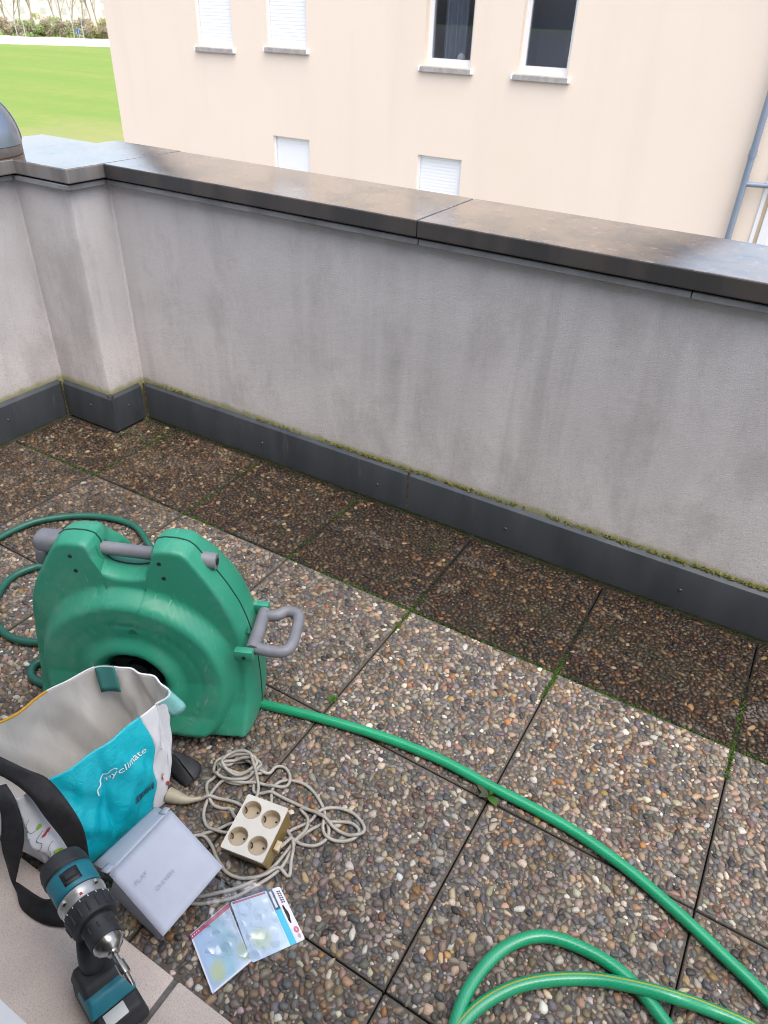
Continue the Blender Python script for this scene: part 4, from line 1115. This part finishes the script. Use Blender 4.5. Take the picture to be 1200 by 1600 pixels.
for txt,u0,w0 in (('PLAY',.13,.36),('O-LVEH',.26,.60)):
    tv,tfc=text_geo(txt,.0165); 
    # writing runs from the near-left corner up towards the flap
    uv=np.stack([u0+tv[:,0]/.18, w0-tv[:,1]/.18],1) if False else np.stack([u0+tv[:,0]/.18*.9, w0-tv[:,1]/.18*.8],1)
    MB().add(on_lid(uv),tfc).build('pencil_writing',m_pencil,lid,False,org=XO)

# ---- extension cord with four-way socket block
m_cable=mat('cable_grey',(.36,.335,.295),.45,c2=(.42,.395,.355),scale=15)
m_sock=mat('socket_cream',(.60,.575,.52),.35,c2=(.55,.525,.47),scale=15); m_sockin=mat('socket_inner',(.44,.37,.27),.4); m_ochre=mat('socket_ochre',(.24,.165,.055),.5,c2=(.32,.24,.10),scale=30,rvar=.1)
m_brass=mat('earth_clip',(.10,.07,.04),.3,.8)
EO=np.array([2.085,-.89,0.])
ext=thing('extension_cord','cream four socket extension block with tangled grey cable and plug','extension cord',tuple(EO))
tl,tr,brr,bl=P(384,1239,.062),P(448,1263,.058),P(413,1350,.050),P(348,1325,.054)
ex=((tr-tl)+(brr-bl))/2; ey=((tl-bl)+(tr-brr))/2; Wd,Ht=np.linalg.norm(ex),np.linalg.norm(ey); ex/=Wd; ey-=ex*(ey@ex); ey/=np.linalg.norm(ey); ez=np.cross(ex,ey); oc=(tl+tr+brr+bl)/4
if ez[2]<0: ez=-ez
Rz=Matrix.Rotation(R(0),3,'X')
# lean the block a little so that its right side shows
MS=Matrix(((ex[0],ey[0],ez[0],oc[0]-EO[0]),(ex[1],ey[1],ez[1],oc[1]-EO[1]),(ex[2],ey[2],ez[2],oc[2]-EO[2]),(0,0,0,1)))
def toS(v): 
    v=np.asarray(v,float); M=np.array(MS); return v@M[:3,:3].T+M[:3,3]
body=MB(); hw,hh=Wd/2,Ht/2
b=.010; V8=[(-hw+b,-hh+b,-.046),(hw+b,-hh+b,-.046),(hw+b,hh-b,-.046),(-hw+b,hh-b,-.046),(-hw,-hh,-.004),(hw,-hh,-.004),(hw,hh,-.004),(-hw,hh,-.004)]
bm=bmesh.new(); vs=[bm.verts.new(q) for q in V8]
for q in ((0,3,2,1),(0,1,5,4),(1,2,6,5),(2,3,7,6),(3,0,4,7)): bm.faces.new([vs[i] for i in q])
bmesh.ops.bevel(bm,geom=[e for e in bm.edges if len(e.link_faces)==2],offset=.003,segments=2,affect='EDGES',profile=.5)
body.bm(bm,MS); blk=body.build('socket_block',m_ochre,ext,True,40)
cxs=[(-.0255,.035),(.0255,.030),(-.0255,-.032),(.0255,-.036)]; sr=.0215
rc=.004; rect=[]
for (sx_,sy_,a0) in ((1,1,0),(-1,1,90),(-1,-1,180),(1,-1,270)):
    for a in (0,30,60,90): rect.append((sx_*(hw-rc)+rc*math.cos(R(a0+a)),sy_*(hh-rc)+rc*math.sin(R(a0+a))))
v,f=curve_fill([rect]+[[(cx+sr*math.cos(a),cy+sr*math.sin(a)) for a in np.linspace(0,6.2832,33)[:-1]] for cx,cy in cxs],.005)
v[:,2]-=.0015; MB().add(toS(v),f).build('cover_plate',m_sock,blk,True,30)
for cx,cy in cxs:
    M2=MS@Matrix.Translation((cx,cy,0))
    mb=MB(); mb.lathe([(sr+.0012,.0014),(sr+.0002,.002),(sr-.0006,.0008),(sr-.001,-.020),(sr-.003,-.022),(0,-.022)],28,M2); s_=mb.build('socket_cup',m_sockin,blk,True,40)
    for q in ((.0085,.008),(.0085,-.009)):
        p0=np.array(M2@Vector((q[0],q[1],-.0225))); p1=np.array(M2@Vector((q[0],q[1],-.0212))); MB().cyl(p0,p1,.0027,seg=10).build('contact_hole',m_blk,s_)
    for sg_ in (1,):
        pts=[np.array(M2@Vector(q)) for q in ((-.0205,.004,-.004),(-.0165,.003,-.008),(-.0145,.001,-.014),(-.017,-.001,-.021))]
        MB().tube(pts,.0016,6).build('earth_clip',m_brass,s_)
sr_=MB(); pr_=np.array(MS@Vector((hw+.006,-.012,-.020))); pe_=np.array(MS@Vector((hw+.024,-.018,-.023)))
sr_.rbox(-.006,.008,-.012,.012,-.008,.008,.003,2,MS@Matrix.Translation((hw+.010,-.014,-.020))); sr_.build('strain_relief',mat('relief_cream',(.52,.42,.27),.5),blk)
def Zc(pts): return [(300+a/4.138,1150+b/4.138) for a,b in pts]
pile=[]
for k in range(7):
    for a in np.linspace(0,6.283,9)[:-1]:
        pile.append((300+20*math.sin(k*2.1)+(120+28*math.sin(k*1.7))*math.cos(a+k*.15),205+14*math.cos(k*1.3)+(62+20*math.cos(k*2.3))*math.sin(a+k*.15)))
path=[(625,672),(700,690),(790,700),(860,665),(885,605),(862,520),(850,460),(800,370),(730,305),(640,278),(560,290),(515,345),(508,430),(440,530),(340,560),(265,552),(150,600),(60,628),(-60,690),(-90,860),(-60,1040),(20,1075),(150,1062),(270,1035),(400,965),(500,905),(585,830),(640,730),(690,655),(780,590),(900,550),(1020,552),(1080,600),(1048,652),(960,672),(872,650),(845,590),(855,520),(780,480),(640,415),(520,362),(400,352)]
path+=pile[:30]+[(470,235),(540,190),(600,195),(632,250),(620,310),(540,322),(430,300),(310,300),(200,285),(130,350),(85,440),(75,520),(110,590),(200,615),(300,610),(420,640),(560,640),(660,590),(760,545),(830,482),(930,455),(1040,490),(1108,565),(1105,618),(1040,640),(960,612),(880,560),(790,495),(700,463),(745,520),(742,590),(690,660),(630,725),(590,765),(515,845),(420,912),(300,970),(150,1008),(30,1030),(-90,1020),(-130,860),(-70,690),(60,640),(120,690),(160,780),(220,870),(310,910),(400,915),(480,890),(560,850),(625,900),(640,800),(655,700),(600,600),(470,570),(330,540),(280,520),(245,462),(190,458),(130,430),(95,350),(100,290),(150,258)]
path+=pile[30:]+[(430,330),(400,420),(340,448),(280,420),(200,400),(100,395),(20,410)]
pp=np.array([P(*q,.012)[:2] for q in Zc(path)])
CR=.0042
sp_=resample(spline(pp,10),.006); N_=len(sp_); zc=np.full(N_,CR+.0015)
for i in range(N_):
    d=np.hypot(*(sp_[:max(i-6,0)]-sp_[i]).T) if i>6 else np.array([9.])
    m=d<CR*2.0
    if m.any(): zc[i]=min(zc[:max(i-6,0)][m].max()+CR*1.5,.045)
for _ in range(6):
    zs=np.convolve(np.r_[zc[0],zc,zc[-1]],[.25,.5,.25],'valid'); zc=np.maximum(zs,zc*.75+zs*.25)
zc[:6]=np.linspace(pe_[2]+EO[2],zc[6],6)
cab=np.c_[sp_,zc]; cab[0]=pr_+EO+np.array([.01,0,0])
MB().tube(cab,CR,8).build('cable',m_cable,ext,True,60,EO)
pl=MB(); q=[P(*z,.016) for z in Zc([(60,402),(20,410),(-20,415),(-60,410),(-105,395),(-150,380)])]
pl.tube(q,[.0048,.0062,.0085,.0125,.0165,.0185],14); pl.build('plug',mat('plug_cream',(.42,.37,.27),.45),ext,True,60,EO)

# ---- blister packs
def quad_map(c):
    c=np.asarray(c,float)
    def f(uv,z=0.): 
        u,w=uv[:,:1],uv[:,1:2]; p=(1-w)*((1-u)*c[0]+u*c[1])+w*((1-u)*c[3]+u*c[2]); return p+np.array([0,0,1.])*z
    return f
def card_mat(name,stops,blobs):
    n=NT(name); t_=n.n('ShaderNodeUVMap'); x_=n.sep(t_.outputs[0])
    wob=n.math('ADD',n.math('MULTIPLY',x_[0],.55),n.math('MULTIPLY',n.noise(t_.outputs[0],2.2,3,.5,.5),.6))
    c=n.ramp(wob,stops)
    for (u,w,r,col) in blobs:
        dd=n.n('ShaderNodeVectorMath'); dd.operation='DISTANCE'; n.l(t_.outputs[0],dd.inputs[0]); dd.inputs[1].default_value=(u,w,0)
        c=n.mix(n.math('MULTIPLY',n.mapr(n.math('ADD',dd.outputs['Value'],n.math('MULTIPLY',n.noise(t_.outputs[0],6,2),.10)),r,r*.45,0,1,True),.75),c,col)
    n.color(c); n.set(Roughness=.35); return n.m
def flat_card(f,loops,name,m,parent,org,z0,th=.0012):
    """outline with holes in uv space mapped on the quad"""
    v,fc=curve_fill(loops,th)
    p=f(v[:,:2],0)+np.c_[np.zeros((len(v),2)),z0+v[:,2]]
    mb=MB(); mb.add(p,fc); o=mb.build(name,m,parent,False,org=org)
    uv=o.data.uv_layers.new(name='UVMap'); 
    for l in o.data.loops: uv.data[l.index].uv=v[l.vertex_index,:2]
    return o
def rrect(u0,u1,w0,w1,r=.03): 
    out=[]
    for cx,cy,a0 in ((u1-r,w1-r,0),(u0+r,w1-r,90),(u0+r,w0+r,180),(u1-r,w0+r,270)):
        for a in (0,30,60,90): out.append((cx+r*math.cos(R(a0+a)),cy+r*math.sin(R(a0+a))))
    return out
m_clear=glass_mat('clear_blister',(.985,.99,.995),.06,1.42)
m_pink=mat('pack_pink',(.50,.08,.14),.4); m_cyan=mat('pack_cyan',(.08,.55,.75),.4); m_pdark=mat('pack_darkblue',(.05,.11,.18),.4); m_pwhite=mat('pack_white',(.80,.78,.82),.4); m_pinkc=mat('pack_circle',(.62,.16,.26),.4); m_txt=mat('pack_text',(.08,.08,.12),.5)
K1=card_mat('pack_card_blue',[(.15,(.34,.50,.80)),(.40,(.42,.60,.86)),(.62,(.32,.58,.70)),(.85,(.60,.72,.90))],[(.27,.22,.30,(.50,.58,.22)),(.95,.22,.28,(.48,.60,.34))])  # soft yellow green patches mixed into the blue gradient
K2=card_mat('pack_card_pale',[(.15,(.48,.64,.90)),(.5,(.60,.76,.92)),(.8,(.70,.84,.94))],[(.30,.30,.30,(.60,.72,.42))])
# right pack, lying flat
c2=[P(393.8,1505,.004),P(477,1467.5,.004),P(437,1385,.004),P(360,1410,.004)]
O2=np.array(c2).mean(0); O2[2]=0
pk2=thing('blister_pack','pale blue blister pack with hang hole and pink dot, right of the two','blister pack',tuple(O2))
f2=quad_map(c2)
hole=[(.885,.33),(.905,.33),(.915,.40),(.935,.47),(.935,.53),(.915,.60),(.905,.67),(.885,.67),(.872,.62),(.872,.38)]
cd2=flat_card(f2,[rrect(0,1,0,1,.035),hole[::-1]],'card',K2,pk2,O2,.0)
def strip(f,u0,u1,w0,w1,z,name,m,parent,org): return flat_card(f,[[(u0,w0),(u1,w0),(u1,w1),(u0,w1)]],name,m,parent,org,z,.0004)
flat_card(f2,[rrect(.84,.995,.005,.995,.03),[(a,b_) for a,b_ in hole[::-1]]],'white_header',m_pwhite,cd2,O2,.0010,.0004)
strip(f2,.72,.835,.0,.62,.0010,'cyan_band',m_cyan,cd2,O2); strip(f2,.72,.835,.62,1,.0010,'dark_band',m_pdark,cd2,O2); strip(f2,.755,.80,.66,.96,.0014,'text_panel',m_pwhite,cd2,O2)
v,fc=disc(.045,.055,20); flat_card(f2,[(v+np.array([.93,.20])).tolist()],'pink_dot',m_pinkc,cd2,O2,.0016,.0004)
v,fc=disc(.030,.040,20); flat_card(f2,[(v+np.array([.935,.09])).tolist()],'pale_dot',mat('pack_palepink',(.62,.40,.42),.4),cd2,O2,.0016,.0004)
strip(f2,.924,.936,.175,.225,.0021,'dot_mark',m_pwhite,cd2,O2)
for i in range(6):
    w0=.70+.04*i; strip(f2,.935,.962,w0,w0+.026,.0016,'lettering',m_txt,cd2,O2)
    strip(f2,.895,.925,w0+.004,w0+.028,.0016,'lettering',m_txt,cd2,O2)
strip(f2,.03,.69,.955,.985,.0010,'pink_edge',m_pink,cd2,O2)
def blister(f,u0,u1,w0,w1,h,name,parent,org):
    prof=[]; 
    bl_=rrect(u0,u1,w0,w1,.06); tp=rrect(u0+.035,u1-.035,w0+.035,w1-.035,.05); n_=len(bl_)
    v=np.concatenate([f(np.array(bl_),.0014),f(np.array(tp),h)]); fc=[(i,(i+1)%n_,n_+(i+1)%n_,n_+i) for i in range(n_)]+[tuple(range(n_,2*n_))]
    mb=MB(); mb.add(v,fc); return mb.build(name,m_clear,parent,True,30,org)
blister(f2,.06,.70,.06,1.03,.013,'clear_blister',pk2,O2)
# left pack, overlapping it
c1_=[P(332,1554,.006),P(393,1502,.016),P(356,1411,.018),P(296.6,1461,.008)]
O1=np.array(c1_).mean(0); O1[2]=0
pk1=thing('blister_pack','blue blister pack with red edge and yellow green patches, left of the two','blister pack',tuple(O1))
f1=quad_map(c1_)
cd1=flat_card(f1,[rrect(0,1,0,1,.02)],'card',K1,pk1,O1,.0)
strip(f1,.0,1.,.915,.985,.0010,'red_edge',m_pink,cd1,O1); strip(f1,.0,.035,.02,.91,.0010,'white_edge',m_pwhite,cd1,O1); strip(f1,.05,1.,.005,.03,.0010,'white_edge',m_pwhite,cd1,O1)
for i in range(4):
    v,fc=disc(.010,.012,10); flat_card(f1,[(v+np.array([.04+.055*i,.95])).tolist()],'red_edge_hole',m_pwhite,cd1,O1,.0015,.0003)
blister(f1,.06,.97,.07,.90,.010,'clear_blister',pk1,O1)
# crumpled clear film over both
mb=MB(); gx=[]
for i in range(15):
    row=[]
    for j in range(15):
        a=P(322+118*i/14-10*j/14,1498+18*i/14-118*j/14+(-6)*i/14,.0); 
        row.append(np.array([a[0],a[1],.024+.004*math.sin(i*1.3+j*.7)+.003*math.sin(j*2.1-i*.9)+.003*math.sin(i*.5*j*.3)]))
    gx.append(row)
mb.grid(gx); mb.build('film_sleeve',glass_mat('clear_film',(.99,.995,1.0),.06,1.9),pk1,True,80,O1)

# ---- cordless drill standing on its battery on the sill
m_mk=mat('drill_teal',(.012,.155,.205),.42,c2=(.018,.185,.24),scale=25,rvar=.05)
m_rub=mat('drill_rubber',(.018,.019,.022),.6,c2=(.030,.031,.034),scale=30)
m_alu=mat('drill_alu',(.50,.50,.48),.34,.75,c2=(.40,.40,.38),scale=40,rvar=.08)
m_steel=mat('drill_steel',(.42,.40,.38),.22,1.0,c2=(.30,.28,.26),scale=60,rvar=.06)
m_lab=mat('battery_label',(.62,.63,.60),.4)
bk,tp=P(93,1345,.232),P(208,1540,.215)
dv=tp-bk; DL=np.linalg.norm(dv[:2]); da=math.atan2(dv[1],dv[0])
bc=P(168,1550,.075)
DO=np.array([bc[0],bc[1],.0225])
dr=thing('cordless_drill','teal and black cordless drill standing on its battery on the sill','drill',tuple(DO),da)
ca,sa=math.cos(-da),math.sin(-da)
def dl(p): q=np.asarray(p,float)-DO; return np.array([q[0]*ca-q[1]*sa,q[0]*sa+q[1]*ca,q[2]])
b_,t_=dl(bk),dl(tp); axv=(t_-b_)/np.linalg.norm(t_-b_); L_=np.linalg.norm(t_-b_)
Mx=Vector(axv).to_track_quat('Z','Y').to_matrix().to_4x4(); Mx.translation=Vector(b_)
# local frame of the drive axis: z along the axis
k=L_/.31
def lat(prof,name,m,parent=dr,seg=36): mb=MB(); mb.lathe([(r*k,z*k) for r,z in prof],seg,Mx); return mb.build(name,m,parent,True,35)
lat([(0,-.004),(.030,-.002),(.044,.008),(.0475,.022),(.048,.040),(.046,.043)],'motor_cap',m_rub)
hsg=lat([(.0445,.038),(.0462,.046),(.0455,.098),(.042,.100)],'motor_housing',m_rub)
# teal top saddle
def arc_patch(r,z0,z1,a0,a1,name,m,parent,th=.003,n_=16):
    rows=[[np.array(Mx@Vector((r*k*math.cos(a),r*k*math.sin(a),z*k))) for a in np.linspace(a0,a1,n_)] for z in np.linspace(z0,z1,6)]
    mb=MB(); mb.grid(rows); o=mb.build(name,m,parent,True,60); md=o.modifiers.new('t','SOLIDIFY'); md.thickness=th; md.offset=0; return o
upv=np.array(Mx.to_3x3().inverted()@Vector((0,0,1))); UP=math.atan2(upv[1],upv[0])
sad=arc_patch(.0468,.047,.097,UP-1.25,UP+1.25,'top_cover',m_mk,dr)
arc_patch(.0486,.056,.086,UP-.36,UP+.36,'switch_window',m_blk,sad,.0015,8)
arc_patch(.0498,.064,.076,UP-.26,UP+.26,'speed_switch',m_rub,sad,.003,6)
gc=lat([(.042,.097),(.0472,.099),(.0475,.108),(.0455,.112),(.0455,.124),(.042,.126)],'gear_case',m_alu)
for a in (UP-.75,UP+.75,UP+2.2,UP-2.2):
    p=np.array(Mx@Vector((.0472*k*math.cos(a),.0472*k*math.sin(a),.104*k))); q=np.array(Mx@Vector((.0472*k*math.cos(a),.0472*k*math.sin(a),.110*k)))
    mb=MB(); mb.cyl(p,q,.0052,seg=12); s_=mb.build('gear_case_lug',m_alu,gc); MB().cyl(q,np.array(Mx@Vector((.0472*k*math.cos(a),.0472*k*math.sin(a),.1112*k))),.0032,seg=8).build('screw',m_blk,s_)
arc_patch(.0461,.114,.119,UP-.06,UP+.06,'index_mark',m_pr,gc,.0008,4)
cl=lat([(.044,.125),(.0475,.127),(.0482,.134),(.0460,.160),(.043,.164),(.030,.165)],'clutch_ring',m_rub)
for i in range(16):
    a=UP+i*2*math.pi/16; p=np.array(Mx@Vector((.0474*k*math.cos(a),.0474*k*math.sin(a),.137*k))); q=np.array(Mx@Vector((.0458*k*math.cos(a),.0458*k*math.sin(a),.158*k)))
    MB().cyl(p,q,.0022,seg=8).build('grip_rib',m_rub,cl)
for i in range(8):
    a=UP+(i-3.5)*.34; arc_patch(.0486,.1275,.1315,a-.015,a+.015,'scale_mark',m_pwhite,cl,.0006,3)
ch=lat([(.031,.163),(.0330,.166),(.0330,.172),(.0310,.175),(.0316,.200),(.0312,.208),(.030,.210)],'chuck_sleeve',m_rub)
for i in range(10):
    a=UP+i*2*math.pi/10; p=np.array(Mx@Vector((.0314*k*math.cos(a),.0314*k*math.sin(a),.177*k))); q=np.array(Mx@Vector((.0314*k*math.cos(a),.0314*k*math.sin(a),.190*k)))
    MB().cyl(p,q,.0016,seg=6).build('grip_rib',m_rub,ch)
lat([(.0290,.208),(.0293,.216),(.0240,.226),(.0125,.234),(.0115,.238),(.006,.240)],'chuck_nose',m_steel)
bh=lat([(.0055,.236),(.0055,.256),(.0095,.258),(.0098,.280),(.0085,.284),(.005,.285)],'bit_holder',m_steel)
lat([(.0052,.283),(.0052,.296),(.0040,.301),(.0024,.307),(.0016,.310),(0,.310)],'screw_bit',m_steel,bh,14)
# handle: skewed grip from the housing to the battery foot
ha=np.array(b_)+axv*.085*k; pts=[ha+np.array([0,0,-.01]),ha+np.array([.006,0,-.045]),np.array([-.045,0,.125]),np.array([-.040,0,.085])]
mb=MB(); v,f=tube_geo(spline(pts,6),.020,16); 
cc=spline(pts,6); v=v.copy()
mb.add(v,f); mb.build('handle',m_rub,dr)
MB().rbox(ha[0]+.020,ha[0]+.034,-.009,.009,ha[2]-.062,ha[2]-.034,.005,2).build('trigger',m_blk,dr)
def taper_box(x0,x1,y,z0,z1,ix0,ix1,iy,r,name,m,parent):
    bm=bmesh.new(); vs=[bm.verts.new(q) for q in ((x0,-y,z0),(x1,-y,z0),(x1,y,z0),(x0,y,z0),(x0+ix0,-y+iy,z1),(x1-ix1,-y+iy,z1),(x1-ix1,y-iy,z1),(x0+ix0,y-iy,z1))]
    for q in ((0,3,2,1),(4,5,6,7),(0,1,5,4),(1,2,6,5),(2,3,7,6),(3,0,4,7)): bm.faces.new([vs[i] for i in q])
    bmesh.ops.bevel(bm,geom=bm.edges[:],offset=r,segments=3,profile=.5,affect='EDGES'); mb=MB(); mb.bm(bm); return mb.build(name,m,parent,True,45)
bt=taper_box(-.068,.068,.047,0.,.058,.004,.006,.005,.010,'battery',m_rub,dr)
ft=taper_box(-.066,.026,.044,.059,.100,.010,.030,.010,.008,'battery_foot',m_rub,dr)
taper_box(-.030,.036,.0460,.060,.088,.004,.018,.010,.006,'foot_trim',m_mk,ft)
MB().rbox(.0345,.0600,-.026,.014,.0565,.0600,.0014,2).build('charge_label',m_lab,bt)

# ---- folded black webbing on the slabs
WO=P(265,1200,0)
wbs=thing('black_strap','folded black fabric strap end on the slabs before the reel','strap',tuple(WO))
def poly_sheet(pix_z,name,m,parent,org,th=.002):
    p=np.array([P(a,b,z) for a,b,z in pix_z]); mb=MB(); mb.add(p,[tuple(range(len(p)))]); o=mb.build(name,m,parent,False,org=org)
    md=o.modifiers.new('t','SOLIDIFY'); md.thickness=th; return o
ribbon([P(226,1182,.004),P(246,1177,.022),P(268,1176,.034),P(286,1198,.030),P(303,1219,.010)],[P(230,1200,.004),P(243,1199,.012),P(258,1200,.014),P(272,1214,.010),P(290,1231,.004)],'strap_band',5,wbs,m_web,.002,WO)
ribbon([P(269,1175,.035),P(287,1197,.031),P(304,1219,.011)],[P(284,1178,.016),P(313,1195,.006),P(308,1216,.004)],'strap_fold',5,wbs,mat('webbing_grey',(.035,.035,.040),.7,c2=(.05,.05,.055),scale=50),.002,WO)

# ---- small weeds in the joints
m_weed=leaf_mat('weed_green',(.03,.085,.015),(.07,.15,.03)); m_weedp=leaf_mat('weed_purple',(.045,.05,.03),(.075,.085,.05))
def leaf(mb,o,d,L,w,lift):
    d=np.array([*d,0.]); d/=np.linalg.norm(d); s=np.array([-d[1],d[0],0]); rows=[]
    for t in np.linspace(0,1,6):
        c_=o+d*L*t+np.array([0,0,lift*math.sin(t*2.2)]); ww=w*math.sin(math.pi*min(1,t*.92+.06))
        rows.append([c_-s*ww+np.array([0,0,.15*ww]),c_,c_+s*ww+np.array([0,0,.15*ww])])
    mb.grid(rows)
w0=P(763,1246,.0)
o=thing('weed','broad leaved small weed in the slab joint below the green hose','weed',tuple(w0))
for (dx_,dy_,L,w,m_) in ((.3,.9,.027,.007,m_weed),(.75,-.55,.038,.011,m_weed),(-.85,.20,.038,.011,m_weedp),(-.55,-.6,.028,.008,m_weedp),(.1,.3,.015,.005,m_weed)):
    mb=MB(); leaf(mb,np.array([0,0,.004]),(dx_,dy_),L,w,.014); mb.build('leaf',m_,o)
w1=P(519,1096,0.)
o=thing('weed','spiky little green weed in the joint right of the reel','weed',tuple(w1))
for i in range(9):
    a=i*.75; mb=MB(); leaf(mb,np.array([0,0,.002]),(math.cos(a),math.sin(a)),.013+.007*((i*5)%3)/2,.0032,.012); mb.build('leaf',m_weed,o)
